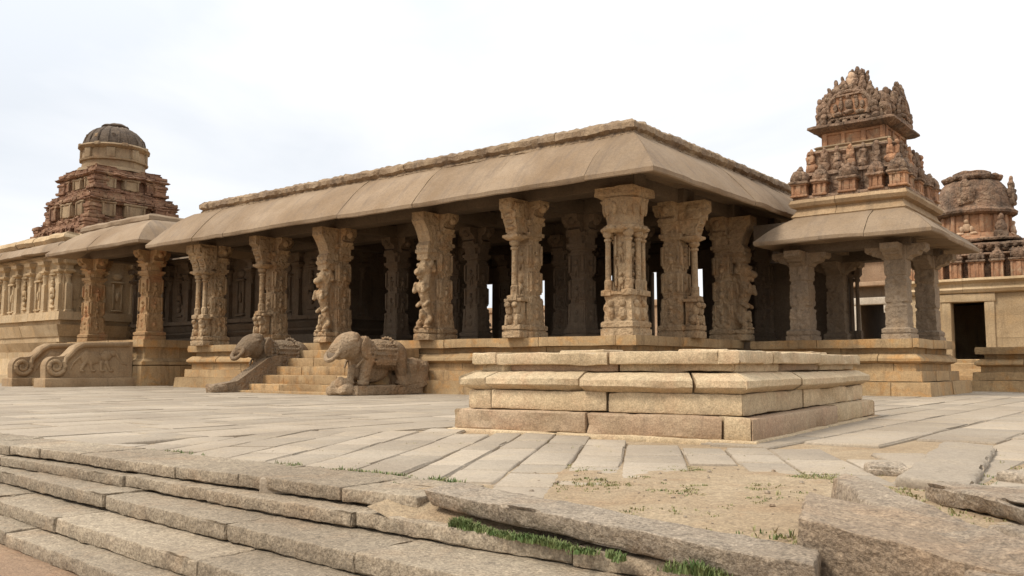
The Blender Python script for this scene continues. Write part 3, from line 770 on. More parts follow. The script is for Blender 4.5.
q = MB(); q.ell((0, -1.03, .25), (.13, .16, .14), 10, 8, amp=.04, freq=8); q.ell((-.14, -1.10, .19), (.10, .10, .12), 10, 8, amp=.04, freq=8); q.ell((.12, -.90, .28), (.08, .1, .12), 9, 7, amp=.03, freq=8)
q.cap((.0, -.80, .25), (.0, -.72, .55), .075, .09, 10)
part('broken_figure', remesh(q, 'broken_figure', 'elephant', .015, 1), 'elephant', eR, local=True)
eL = thing('elephant_sculpture', 'carved stone elephant facing outward left of the entrance stairs, behind a sloping rail', 'elephant sculpture', (-9.9, -.92, 0))
part('body', elephant_mesh('elephant_grey'), 'elephant_grey', eL, local=True, loc=(0, .10, .24)).scale = (1.18, 1.12, 1.04)
q = MB(); q.block((.02, .25, .42), (.66, 1.2, .84), seg=.12, bev=.04, amp=.02, freq=4); part('base', q, 'elephant_grey', eL, local=True)
q = MB()
q.prism([(-2.02, .10), (-1.88, .20), (-1.45, .27), (-.62, .80), (-.40, .88), (-.2, .88), (-.2, 0), (-2.02, 0)], (.10, 0, 0), (0, 1, 0), (0, 0, 1), (1, 0, 0), .34)
q.jitter(.012, 5); q.block((.26, -1.90, .09), (.44, .36, .20), seg=.09, bev=.05, amp=.03, freq=5)
part('sloping_rail', q, 'elephant_grey', eL, local=True)

# ------------------------------------------------------------------ front porch at the left end
pl = thing('temple_porch', 'front porch at the far left with two ochre pillars and its own sloping roof', 'porch', (-20, 1.5, 0))
p = MB(); LT = 1.45
r = (-22.6, -.25, -17.55, 3.)
I = -.7
for c in ([(I, 1.45), (0, 1.45), (0, 1.22), (I, 1.22)], [(I, 1.22), (-.10, 1.22), (-.16, 1.05), (-.13, .86), (-.02, .76), (I, .76)], [(I, .76), (.05, .76), (.06, .66), (-.02, .62), (I, .62)], [(I, .62), (.08, .62), (.10, .0), (.10, -.08), (I, -.08)]):
    p.ring(*r, c, sides='SEW', stone=1.6, sub=.3, amp=.014, off=.012)
part('plinth', p, 'plinth', pl)
f = MB(); f.bb(-22.4, 0, 1.0, -17.8, 3., 1.44, seg=2, chip=0); part('porch_floor', f, 'ceiling', pl)
def mk_small_pillar(parent, at, mat, H, s=.23, base=.34, seed=0., capital=True, label=None):
    m = core_mb(s=s, base=base, H=2.96, seed=seed); m.xf(Matrix.Diagonal((1, 1, H/2.96, 1)))
    me = m.mesh('pillar', M[mat]); fixnormals(me)
    o = part('pillar', me, mat, parent, loc=Vector(at)-wloc(parent))
    if capital:
        m = capital_mb(s=s, H=2.96, ext=.55, seed=seed); m.xf(Matrix.Diagonal((1, 1, H/2.96, 1))); part('capital', m, mat, o, local=True)
    return o
for i, (x, y) in enumerate(((-18.0, .2), (-21.7, .2))):
    o = mk_small_pillar(pl, (x, y, 1.44), 'pillar_ochre', 2.86, s=.25, base=.36, seed=50+i*4)
o = mk_small_pillar(pl, (-18.0, 2.2, 1.44), 'inner', 2.86, seed=60); dup(o, pl, Vector((-21.7, 2.2, 1.44))-wloc(pl))
q = MB(); q.bb(-22.4, -.05, 4.30, -17.6, .45, 4.62, seg=.7); q.bb(-18.2, .2, 4.302, -17.7, 3., 4.618, seg=.7); q.bb(-22.0, .2, 4.302, -21.5, 3., 4.618, seg=.7)
part('roof_beams', q, 'ceiling', pl)
q = MB(); q.bb(-22.6, 0, 4.6, -17.5, 3., 5.2, seg=2, chip=0); part('roof_slab', q, 'ceiling', pl)
e = MB(); eave(e, (-21.5, -.15, -17.45, 3.0), 'SEW', 1.0, 4.33, 5.25); part('eave', e, 'eave', pl)
q = MB(); q.ring(-22.4, .05, -17.95, 3., [(-.5, 5.22), (.0, 5.24), (.06, 5.33), (.05, 5.45), (-.05, 5.53), (-.3, 5.55), (-.5, 5.53)], sides='SEW', stone=2.4, sub=.12, amp=.03, amp2=.015)
part('roof_coping', q, 'eave', pl)
# carved side rails of the porch stairs
def balustrade(x, label):
    t = thing('carved_balustrade', label, 'balustrade', (x, -1.8, 0), group='carved rails of the porch stairs')
    o = [( -1.18, .25), (-1.20, .55)]
    for k in range(9):
        a = PI+.15-(PI*.62)*k/8; o.append((-.90+.30*math.cos(a), .60+.30*math.sin(a)))
    o += [(-.66, .92), (-.50, 1.05), (-.36, 1.22), (-.18, 1.31), (.2, 1.33), (1.45, 1.38), (1.45, .25)]
    m = MB(); m.prism(o, (-.16, 0, 0), (0, 1, 0), (0, 0, 1), (1, 0, 0), .32)
    part('panel', m, 'granite', t, local=True)
    m = MB(); m.block((0, .1, .06), (.72, 2.75, .40), seg=.25, bev=.025, amp=.015); part('base', m, 'granite', t, local=True)
    m = MB()
    for sx in (-1, 1):
        X = sx*.17
        pts = [(X, 1.3, 1.30), (X, .3, 1.27), (X, -.12, 1.25), (X, -.32, 1.14), (X, -.48, .96), (X, -.60, .84)]
        for k in range(26):
            a = .5-k*.42; rr = .27-.0085*k; pts.append((X, -.90+rr*math.cos(a), .60+rr*math.sin(a)))
        m.tube(pts, [.085]*6+[.085-.0017*k for k in range(26)], 9)
    part('scroll', m, 'granite', t, local=True)
    m = MB()
    for sx in (-1, 1):
        X = sx*.16
        m.ell((X, .15, .86), (.07, .34, .20), 14, 9); m.ell((X, .0, .88), (.08, .2, .22), 12, 8); m.ell((X, .62, .94), (.08, .17, .17), 12, 8); m.ell((X, .82, 1.0), (.06, .12, .10), 10, 7)
        for yy, dy in ((-.05, -.12), (.12, .05), (.45, .0), (.62, .10)):
            m.cap((X, yy, .72), (X, yy+dy, .50), .07, .05, 8); m.ell((X, yy+dy+.05, .47), (.06, .09, .04), 8, 6)
        m.cap((X, -.18, .92), (X, -.40, .70), .045, .04, 8); m.cap((X, -.40, .70), (X, -.47, .52), .04, .03, 8)
        m.cap((X, .92, .98), (X, 1.10, .72), .05, .035, 8); m.cap((X, 1.10, .72), (X, 1.25, .66), .035, .03, 8)
    part('relief_animal', remesh(m, 'relief_animal', 'granite', .017, 2), 'granite', t, local=True)
balustrade(-18.15, 'carved stair rail with spiral scroll and striding beast, nearer one of the porch stairs')
balustrade(-20.35, 'carved stair rail with spiral scroll, farther one of the two at the left porch')
q = thing('porch_stairs', 'low stone steps half hidden between the two scrolled stair rails at the left porch', 'stairs', (-19.25, -1.4, 0))
for i in range(5):
    k = MB(); k.bb(-20.1, -.4-.42*(i+1), -.05, -18.4, -.3, 1.18-.235*i, seg=.5); part('step', k, 'plinth', q)

# ------------------------------------------------------------------ main sanctuary block, far left
sa_ = thing('sanctuary', 'yellow stone sanctuary wall with pilasters and niches at the left edge', 'temple building', (-30, 4, 0))
carved_wall(sa_, (-46, .2), (-24.0, .2), .2, 4.7, 'sanct', pil=1.15, bf=.53)
carved_wall(sa_, (-24.0, .2), (-24.0, 3.0), .2, 4.7, 'sanct', pil=1.2, bf=.53)
q = MB(); q.ring(-46, .2, -24.0, 9., [(-.4, 5.15), (.15, 5.12), (.42, 4.98), (.55, 4.74), (.5, 4.70), (.2, 4.72), (-.4, 4.72)], sides='SE', stone=1.6, sub=.25, amp=.03, off=.03); part('eave', q, 'eave', sa_)
q = MB(); q.ring(-46, .2, -24.0, 9., [(-.5, 5.5), (-.1, 5.52), (.08, 5.42), (.12, 5.3), (.02, 5.16), (-.5, 5.14)], sides='SE', stone=1.1, sub=.2, amp=.04, off=.06, gap=.03); part('parapet', q, 'sanct', sa_)
q = MB(); q.bb(-46, .5, .3, -24.3, 9., 5.3, seg=3, chip=0); part('core', q, 'ceiling', sa_)
q = MB(); q.ring(-46, .2, -24., 9., [(-.2, .32), (1.1, .30), (1.12, -.1), (-.2, -.1)], sides='SE', stone=1.5, sub=.3, amp=.015); q.ring(-46, .2, -24., 9., [(-.2, .9), (.45, .9), (.47, .3), (-.2, .3)], sides='SE', stone=1.2, sub=.3, amp=.015)
part('footing', q, 'sanct', sa_)

# its tower
TX, TY = -28.45, 4.2
tw = thing('temple_tower', 'tall crumbling brick tower with weathered dark dome, rising behind the left porch roof', 'temple tower', (TX, TY, 5.3))
def sq(h): return (TX-h, TY-h, TX+h, TY+h)
def crumble_tier(name, h, z0, z1, mat, ledges, amp=.05, lumps=5, kud='tower_plaster', parent=None, fn=sq):
    m = MB(); r = fn(h)
    m.ring(*r, [(-.8, z1), (-.14, z1), (-.12, (z0+z1)/2), (-.10, z0), (-.8, z0)], sides='SENW', stone=.7, sub=.18, amp=amp, freq=2.5, amp2=amp*.5, off=.04)
    for z, th, d in ledges:
        m.ring(*r, [(-.6, z+th), (d*.6, z+th), (d, z+th*.5), (d*.75, z), (-.6, z)], sides='SENW', stone=.32, sub=.11, amp=amp, freq=3, amp2=amp*.7, off=.04, gap=.012)
    o = part(name, m, mat, parent)
    return o
def strata(z0, z1, ds, st=.105):
    L_ = []; z = z0; i = 0
    while z < z1-.04:
        L_.append((z, st*(.8+.3*rnd.random()), ds[i % len(ds)]*(.7+.6*rnd.random()))); z += st; i += 1
    return L_
t1 = crumble_tier('tier', 2.14, 5.3, 6.6, 'tower_red', strata(5.3, 5.8, (.22, .14, .16, .08, .12))+strata(6.18, 6.6, (.10, .02, -.06, -.12)), amp=.04, parent=tw)
t2 = crumble_tier('tier', 1.80, 6.5, 7.75, 'tower_red', strata(6.5, 6.76, (.20, .12, .06))+strata(7.26, 7.75, (.12, .16, .06, .0, -.06)), amp=.04, parent=tw)
t3 = crumble_tier('tier', 1.46, 7.7, 8.95, 'tower_red', strata(7.7, 8.0, (.18, .12, .05))+strata(8.4, 8.95, (.14, .18, .08, .0, -.06)), amp=.04, parent=tw)
def panels(par, h, z0, z1, mat, n=3, bulge=.18, wf=.6, cx=TX, cy=TY):
    for sd_ in range(4):
        for i in range(n):
            u = (i-(n-1)/2)*(2*h/n); 
            w = 2*h/n*wf*(1.25 if i == n//2 and n % 2 else .8)
            m = MB(); m.block((u, -h-.02, (z0+z1)/2), (w, bulge*2, z1-z0), seg=.15, bev=.04, amp=.03, freq=4, chip=.03)
            m.block((u, -h-bulge*.5, z1+.02), (w+.14, bulge*1.6, .10), seg=.12, bev=.03, amp=.03, freq=5, chip=.04)
            for s in (-1, 1): m.block((u+s*w*.42, -h-bulge-.03, (z0+z1)/2), (.08, .08, z1-z0-.05), seg=.3, bev=.015)
            m.xf(Matrix.Translation((cx, cy, 0)) @ Matrix.Rotation(PI/2*sd_, 4, 'Z'))
            part('niche_panel', m, mat if (i+sd_) % 3 else 'tower_red', par)
panels(t2, 1.74, 6.74, 7.28, 'tower_plaster', 3, .20, .62); panels(t3, 1.36, 7.98, 8.40, 'tower_plaster', 3, .16, .6)
panels(t1, 2.0, 5.8, 6.2, 'tower_red', 5, .18)
for (tt, h, za, zb) in ((t1, 2.02, 5.6, 6.5), (t2, 1.66, 6.62, 7.62), (t3, 1.32, 7.9, 8.75)):
    for sx in (-1, 1):
        for sy in (-1, 1):
            m = MB()
            for i in range(7):
                zz = za+(zb-za)*(i+.5)/7; w = .60-.02*i+.10*(i % 3 == 0)-.04*(i % 3 == 1)
                m.block((TX+sx*h, TY+sy*h, zz), (w, w, (zb-za)/7*1.04), seg=.1, bev=.025, amp=.03, freq=5, chip=.03)
            part('corner_shrine', m, 'tower_red', tt)
m = MB(); m.stack((TX, TY, 0), [(8.85, 1.50, 0), (9.0, 1.42, 0), (9.03, 1.28, 0), (9.3, 1.26, 0), (9.33, 1.36, 0), (9.40, 1.38, 0), (9.43, 1.27, 0), (9.82, 1.24, 0), (9.86, 1.34, 0), (9.95, 1.45, 0), (10.02, 1.40, 0), (10.03, 1.1, 0)], n=48, dz=.1, amp=.03, freq=3)
dr = part('drum', m, 'tower_plaster', tw)
for k in range(8):
    m = MB(); a = k*PI/4+.2; m.block((TX+1.27*math.cos(a), TY+1.27*math.sin(a), 9.62), (.16, .34, .42), rz=a, seg=.2, bev=.02); part('drum_pilaster', m, 'tower_plaster', dr)
    m = MB(); a += PI/8; m.block((TX+1.36*math.cos(a), TY+1.36*math.sin(a), 9.97), (.22, .24, .16), rz=a, seg=.1, bev=.03, amp=.03); part('drum_corbel', m, 'tower_plaster', dr)
m = MB()
pf = [(10.0, 1.30, 0), (10.05, 1.24, 0)]+[(10.05+.90*math.sin(t), .14+1.08*math.cos(t)**.88, 0) for t in [i*PI/2/12*.97 for i in range(13)]]+[(10.93, .5, 0), (10.99, .56, 0), (11.05, .50, 0), (11.08, .2, 0)]
m.stack((TX, TY, 0), pf, n=48, amp=.025, freq=4)
for k in range(18):
    a = 2*PI*k/18; m.tube([(TX+(1.15*math.cos(t)+.10)*math.cos(a), TY+(1.15*math.cos(t)+.10)*math.sin(a), 10.06+.90*math.sin(t)) for t in [j*PI/2/7*.9 for j in range(8)]], [.035]*7+[.02], 6)
m.jitter(.03, 6, 4, .015, 15)
dm = part('dome', m, 'tower_dark', tw)
for k in range(10):
    m = MB(); a = k*PI/5+.1; m.block((TX+1.11*math.cos(a), TY+1.11*math.sin(a), 10.38), (.10, .16+.1*rnd.random(), .16+.12*rnd.random()), rz=a, seg=.08, bev=.04, amp=.04, freq=6, chip=.03); part('dome_ornament', m, 'tower_plaster' if k % 3 else 'tower_dark', dm)
# ------------------------------------------------------------------ side porch on the right with its turret
pr = thing('side_porch', 'small four pillared porch on the right carrying an ornate terracotta turret', 'porch', (2.2, 6.4, 0))
p = MB(); plinth(p, (.3, 4.7, 3.95, 7.95), 1.19, sides='SEN', deep=.6); part('plinth', p, 'plinth', pr)
f = MB(); f.bb(-.2, 5.0, .9, 3.7, 7.7, 1.18, seg=2, chip=0); part('porch_floor', f, 'ceiling', pr)
def porch_pillar(at, mat, rz=0., seed=0.):
    H = 2.0; m = MB()
    m.stack((0, 0, 0), [(0, .30, 4), (.11, .30, 4), (.115, .275, 4), (.14, .275, 4), (.145, .29, 4), (.22, .29, 4), (.26, .23, 4)], n=16, dz=.05, amp=.006, seed=seed)
    m.stack((0, 0, 0), [(.25, .23, 4), (.72, .225, 4), (.74, .213, 6), (.78, .213, 6), (.80, .225, 4), (1.28, .22, 4), (1.30, .208, 6), (1.36, .208, 6), (1.38, .22, 4), (1.72, .22, 4)], n=48, dz=.022, amp=.004, seed=seed, carve=.03, cf=13)
    me = m.mesh('pillar', M[mat]); fixnormals(me)
    o = part('pillar', me, mat, pr, loc=Vector(at)-wloc(pr)); o.rotation_euler = (0, 0, rz)
    c = MB()
    ext = .62
    prof = [(-ext, H+.02), (-ext, H-.10), (-ext+.07, H-.15), (-ext+.12, H-.11), (-ext+.17, H-.2), (-.30, H-.24), (-.25, H-.30), (.25, H-.30), (.30, H-.24), (ext-.17, H-.2), (ext-.12, H-.11), (ext-.07, H-.15), (ext, H-.10), (ext, H+.02)]
    c.prism(prof, (0, -.18, 0), (1, 0, 0), (0, 0, 1), (0, 1, 0), .36); c.prism(prof, (-.18, 0, 0), (0, 1, 0), (0, 0, 1), (1, 0, 0), .358)
    c.bb(-.235, -.235, H-.30, .235, .235, H+.01, seg=.3)
    c.jitter(.008, 5, seed); part('capital', c, mat, o, local=True)
    return o
for i, (x, y) in enumerate(((1.42, 5.05), (3.5, 5.05), (3.5, 7.5), (1.42, 7.5))):
    porch_pillar((x, y, 1.18), 'pillar_grey', 0, 70+3.3*i)
# the yellow striped slender colonette pier seen between
q = MB(); q.bb(1.1, 4.82, 3.17, 3.85, 5.28, 3.46, seg=.6); q.bb(1.1, 7.27, 3.17, 3.85, 7.73, 3.46, seg=.6)
q.bb(1.2, 4.9, 3.172, 1.64, 7.7, 3.458, seg=.6); q.bb(3.28, 4.9, 3.172, 3.72, 7.7, 3.458, seg=.6)
part('roof_beams', q, 'ceiling', pr)
q = MB(); q.bb(.72, 7.55, 1.18, 1.66, 7.95, 3.2, seg=.4, amp=.01)
for x in (1.72, 1.86): q.stack((x, 7.62, 1.18), [(0, .08, 4), (.3, .08, 4), (.32, .05, 0), (1.5, .045, 0), (1.55, .08, 0), (1.62, .06, 0), (1.7, .1, 4), (2.0, .1, 4)], n=16)
part('rear_pier', q, 'inner', pr)
q = MB(); q.bb(-.45, 7.4, 1.18, .40, 7.7, 3.3, seg=.4); part('rear_wall', q, 'inner', pr)
q = MB(); q.bb(.4, 4.75, 3.45, 3.85, 7.8, 3.9, seg=2, chip=0); part('roof_slab', q, 'ceiling', pr)
e = MB(); eave(e, (1.5, 4.7, 3.72, 7.75), 'SENW', .76, 3.30, 3.98, th=.09, stone=.7, curve=.05); part('eave', e, 'eave', pr)
q = MB(); q.ring(1.46, 4.74, 3.72, 7.7, [(-.5, 4.36), (.10, 4.36), (.14, 4.28), (.10, 4.2), (-.0, 4.16), (.04, 4.06), (.10, 3.98), (.05, 3.9), (-.5, 3.9)], sides='SENW', stone=1.3, sub=.2, amp=.012, off=.008)
part('roof_moulding', q, 'granite', pr)

UX, UY = 2.58, 6.18
tu = thing('roof_turret', 'ornate terracotta turret with flame edged arches and finial on the right porch roof', 'turret', (UX, UY, 4.33))
def tring(m, h, prof, **k): m.ring(UX-h[0], UY-h[1], UX+h[0], UY+h[1], prof, sides='SENW', **k)
m = MB(); tring(m, (.98, 1.15), [(-.5, 5.0), (0, 5.0), (0, 4.33), (-.5, 4.33)], stone=.6, sub=.2, amp=.01)
tring(m, (1.12, 1.30), [(-.3, 4.46), (.08, 4.46), (.10, 4.40), (.08, 4.34), (-.3, 4.34)], stone=.6, sub=.15, amp=.01)
part('lower_tier', m, 'stucco', tu)
def mini_shrine(par, x, y, z, rz, w=.30, h=.34, dome='round', mat='terracotta', sc=1.):
    m = MB()
    m.block((0, 0, h/2), (w, .26, h), seg=.12, bev=.015, amp=.008)
    for s in (-1, 1): m.block((s*(w/2-.02), -.13, h/2), (.06, .05, h), seg=.3, bev=.008)
    m.block((0, 0, .02), (w+.07, .34, .05), seg=.2, bev=.01, amp=.008); m.block((0, -.02, h-.02), (w+.06, .32, .035), seg=.2, bev=.008, amp=.006); m.block((0, -.125, h*.5), (w*.34, .06, h*.8), seg=.2, bev=.01)
    m.xf(Matrix.Translation((x, y, z)) @ Matrix.Rotation(rz, 4, 'Z') @ Matrix.Scale(sc, 4))
    o = part('miniature_shrine', m, mat, par)
    m = MB(); m.block((0, -.03, h+.02), (w+.12, .36, .06), seg=.12, bev=.02, amp=.012, chip=.02)
    if dome == 'round':
        m.stack((0, 0, h), [(.05, w*.52, 6), (.12, w*.60, 6), (.20, w*.56, 6), (.28, w*.40, 6), (.31, w*.22, 6), (.34, w*.26, 0), (.37, w*.2, 0), (.42, .03, 0)], n=16, dz=.025, amp=.022, freq=9, seed=x*3+y)
        m.ell((0, -w*.52, h+.17), (w*.34, .05, .12), 10, 7, amp=.02, freq=9); m.ell((0, -w*.60, h+.16), (w*.16, .03, .06), 7, 6)
        for s in (-1, 1): m.ell((s*w*.5, -w*.35, h+.11), (.05, .06, .07), 7, 6, amp=.02, freq=9)
    else:
        m.block((0, 0, h+.16), (w*1.1, .28, .24), seg=.1, bev=.10, amp=.02, freq=6); m.ell((0, -.15, h+.16), (w*.40, .08, .15), 10, 7, amp=.015, freq=9)
        for s in (-1, 0, 1): m.ell((s*w*.35, 0, h+.32), (.05, .05, .07), 7, 5, amp=.01)
    m.xf(Matrix.Translation((x, y, z)) @ Matrix.Rotation(rz, 4, 'Z') @ Matrix.Scale(sc, 4))
    part('shrine_roof', m, 'stucco', o)
    return o
hx, hy = 1.10, 1.32
for sd_, (nx, ny, Lh, off) in enumerate(((0, -1, hx, hy), (1, 0, hy, hx), (0, 1, hx, hy), (-1, 0, hy, hx))):
    rz = math.atan2(nx, -ny)
    for i, u in enumerate((-.48, 0, .48)):
        uu = u*Lh*1.15
        x, y = UX+nx*off+(-ny)*uu*1, UY+ny*off+nx*uu
        mini_shrine(tu, x-nx*.06, y-ny*.06, 4.45, rz, .34 if i == 1 else .26, .30, 'sala' if i == 1 else 'round')
for sx in (-1, 1):
    for sy in (-1, 1): mini_shrine(tu, UX+sx*(hx-.03), UY+sy*(hy-.03), 4.45, 0 if sy < 0 else PI, .32, .30, 'round')
m = MB(); tring(m, (.92, 1.06), [(-.4, 5.54), (-.06, 5.54), (.05, 5.47), (-.02, 5.40), (.0, 5.06), (.12, 5.02), (.14, 4.95), (-.4, 4.93)], stone=.5, sub=.1, amp=.02, off=.02, amp2=.012)
part('upper_tier', m, 'stucco', tu)
for (nx, ny, Lh, off) in ((0, -1, .92, 1.06), (1, 0, 1.06, .92), (0, 1, .92, 1.06), (-1, 0, 1.06, .92)):
    for i in range(7):
        u = (i-3)/3*Lh*.93; x, y = UX+nx*(off+.0)+(-ny)*u, UY+ny*(off+.0)+nx*u
        k_ = MB(); k_.ell((x, y, 5.14), (.12, .12, .14), 12, 9, amp=.05, freq=10, seed=u); k_.block((x+nx*.03, y+ny*.03, 5.33), (.15, .15, .22), seg=.04, bev=.05, amp=.045, freq=10); k_.ell((x+nx*.05, y+ny*.05, 5.50), (.055, .055, .08), 9, 7, amp=.03, freq=11, seed=u)
        if i % 2 == 1: k_.block((x, y, 5.28), (.17, .17, .46), seg=.08, bev=.05, amp=.03, freq=7)
        part('carved_figure', k_, 'stucco' if i % 3 else 'terracotta', tu)
m = MB(); tring(m, (.80, .94), [(-.4, 5.66), (.0, 5.66), (.06, 5.62), (.02, 5.58), (.08, 5.52), (-.4, 5.50)], stone=.6, sub=.15, amp=.012)
part('neck_base', m, 'tower_plaster', tu)
m = MB(); tring(m, (.68, .82), [(-.4, 5.98), (0, 5.98), (0, 5.49), (-.4, 5.49)], stone=0, sub=.2, amp=.006)
nk = part('neck', m, 'terracotta', tu)
for (nx, ny, Lh, off) in ((0, -1, .68, .82), (1, 0, .82, .68), (0, 1, .68, .82), (-1, 0, .82, .68)):
    for u in (-.94, -.33, .33, .94):
        uu = u*Lh; x, y = UX+nx*(off+.015)+(-ny)*uu, UY+ny*(off+.015)+nx*uu
        m = MB(); m.block((x, y, 5.735), (.10 if nx == 0 else .06, .06 if nx == 0 else .10, .48), seg=.3, bev=.01); part('neck_pilaster', m, 'terracotta', nk)
    m = MB(); m.block((UX+nx*(off+.01), UY+ny*(off+.01), 5.94), (2*Lh if nx == 0 else .06, .06 if nx == 0 else 2*Lh, .07), seg=.3, bev=.01); part('neck_band', m, 'terracotta', nk)
m = MB(); tring(m, (.82, .96), [(-.6, 6.16), (.02, 6.15), (.13, 6.10), (.14, 6.05), (.04, 5.99), (-.05, 5.96), (-.6, 5.96)], stone=.8, sub=.12, amp=.015, amp2=.008)
part('roof_ledge', m, 'stucco_dark', tu)
# vaulted roof
m = MB(); vp = [(-.72, 6.13), (-.74, 6.35), (-.66, 6.62), (-.45, 6.86), (-.2, 6.98), (.2, 6.98), (.45, 6.86), (.66, 6.62), (.74, 6.35), (.72, 6.13)]
m.prism([(a, b) for a, b in vp], (UX, UY-.80, 0), (1, 0, 0), (0, 0, 1), (0, 1, 0), 1.6)
m.prism([(a*1.1, b-.05) for a, b in vp], (UX-.66, UY, 0), (0, 1, 0), (0, 0, 1), (1, 0, 0), 1.32); m.jitter(.02, 4)
vr = part('vaulted_roof', m, 'stucco_dark', tu)
def nasi(par, cx, cy, cz, rz, R, name='arch', fl=9):
    # stepped gable plate with a recessed arched panel and upright leaf flames along its rim
    m = MB()
    o = [(-1.30, -.66), (1.30, -.66), (1.24, -.30), (1.10, -.26), (1.10, .06), (.92, .12), (.86, .36), (.68, .42), (.58, .62), (.36, .68), (.26, .84), (-.26, .84), (-.36, .68), (-.58, .62), (-.68, .42), (-.86, .36), (-.92, .12), (-1.10, .06), (-1.10, -.26), (-1.24, -.30)]
    m.prism([(x*R, z*R) for x, z in o], (0, .10, 0), (1, 0, 0), (0, 0, 1), (0, -1, 0), .16)
    pts = [(R*.84*math.cos(a), -.09, R*.66*math.sin(a)-.04) for a in [-.55+(PI+1.1)*k/22 for k in range(23)]]
    m.tube(pts, .045, 8)
    for (x, z, s) in ((1.2, -.34, .95), (1.0, .02, 1.05), (.76, .34, 1.1), (.48, .60, 1.1), (.22, .80, .9)):
        for sg in ((-1, 1) if x else (1,)):
            X = mat_rot(0, sg*(.12+.25*x), 0)
            m.ell((sg*x*R, .0, z*R+.08*s), (.080*s, .085, .135*s), 9, 7, X, amp=.022, freq=11, seed=x*3)
            m.ell((sg*x*R+sg*.02, -.01, z*R+.21*s), (.045*s, .05, .085*s), 8, 6, X, amp=.014, freq=12)
            m.ell((sg*(x*R+.07*s), -.03, z*R+.05*s), (.045*s, .06, .07*s), 7, 6, X, amp=.014, freq=12)
            m.ell((sg*(x*R-.075*s), -.06, z*R-.02), (.06*s, .06, .08*s), 7, 6, X, amp=.016, freq=12)
    for sg in (-1, 1):
        for k in range(3): m.ell((sg*R*(1.02-.02*k), -.10, R*(-.55+.22*k)), (.085, .07, .085), 8, 6, amp=.02, freq=10)
    T = Matrix.Translation((cx, cy, cz)) @ Matrix.Rotation(rz, 4, 'Z'); m.xf(T)
    ar = part(name, m, 'stucco', par)
    m = MB(); o2 = [(R*.78*math.cos(a), R*.60*math.sin(a)-.04) for a in [-.55+(PI+1.1)*k/20 for k in range(21)]]
    m.prism(o2, (0, -.064, 0), (1, 0, 0), (0, 0, 1), (0, -1, 0), .02); m.xf(T); part('arch_panel', m, 'terracotta', ar)
    m = MB()
    for (x, z, a, b, c) in ((0, .02, .09, .07, .13), (0, .19, .055, .06, .06), (-.17, .02, .05, .05, .13), (.17, .02, .05, .05, .13), (-.17, .17, .04, .04, .045), (.17, .17, .04, .04, .045), (-.30, -.02, .05, .05, .10), (.30, -.02, .05, .05, .10), (0, -.15, .14, .07, .05), (-.24, -.18, .10, .06, .06), (.24, -.18, .10, .06, .06)):
        s_ = R/.56; m.ell((x*s_, -.10, z*s_), (a*s_, b, c*s_), 9, 7, amp=.02, freq=11)
    m.block((0, -.10, -.30*R/.56), (R*1.5, .08, .06), seg=.1, bev=.02, amp=.015); m.block((0, -.10, .24*R/.56), (R*.95, .08, .05), seg=.1, bev=.02, amp=.01)
    for k in range(6): m.ell(((k-2.5)*.17*R/.56, -.11, -.36*R/.56), (.06, .05, .06), 7, 6, amp=.02, freq=10)
    m.xf(T); part('arch_relief', m, 'stucco', ar)
nasi(tu, UX-.02, UY-.92, 6.49, 0, .56); nasi(tu, UX+.78, UY+.05, 6.45, PI/2, .50); nasi(tu, UX, UY+.92, 6.49, PI, .56); nasi(tu, UX-.78, UY, 6.45, -PI/2, .50)
for sx in (-1, 1):
    for sy in (-1, 1):
        m = MB(); x, y = UX+sx*.70, UY+sy*.82
        m.block((x, y, 6.30), (.24, .26, .34), seg=.08, bev=.06, amp=.04, freq=6); m.ell((x, y, 6.54), (.12, .12, .16), 9, 7, amp=.04, freq=8); m.ell((x+sx*.03, y, 6.72), (.07, .07, .10), 8, 6, amp=.02, freq=8); part('corner_figure', m, 'stucco', tu)
m = MB(); m.stack((UX, UY-.35, 0), [(6.8, .22, 8), (6.95, .20, 8), (7.0, .15, 0), (7.18, .13, 0), (7.22, .20, 0), (7.28, .22, 0), (7.32, .13, 0), (7.38, .16, 0), (7.43, .08, 0)], n=16, dz=.04, amp=.03, freq=6)
for k in range(7):
    a = 2*PI*k/7; m.ell((UX+.21*math.cos(a), UY-.35+.21*math.sin(a), 7.24), (.07, .07, .11), 8, 6, amp=.03, freq=8); m.ell((UX+.13*math.cos(a+.4), UY-.35+.13*math.sin(a+.4), 7.40), (.05, .05, .09), 8, 6, amp=.03, freq=8)
m.ell((UX, UY-.35, 7.47), (.06, .06, .11), 8, 6, amp=.02)
for k in range(5):
    a = 2*PI*k/5+.3; m.ell((UX+.2*math.cos(a), UY-.35+.2*math.sin(a), 7.36), (.045, .045, .09), 7, 5, mat_rot(.5*math.sin(a), -.5*math.cos(a)*-1, 0), amp=.02)
part('finial', m, 'stucco_dark', tu)
m = MB(); m.block((UX, UY-.80, 6.98), (.24, .20, .40), seg=.08, bev=.07, amp=.03, freq=6); m.ell((UX, UY-.82, 7.20), (.09, .09, .11), 9, 7, amp=.02)
part('crest_figure', m, 'stucco_pale', tu)
for y in (.0, .4, .75): m = MB(); m.ell((UX, UY+y, 7.06), (.12, .12, .20), 9, 7, amp=.04, freq=7); m.ell((UX, UY+y, 7.28), (.06, .06, .10), 7, 5, amp=.02); part('ridge_finial', m, 'stucco_dark', tu)

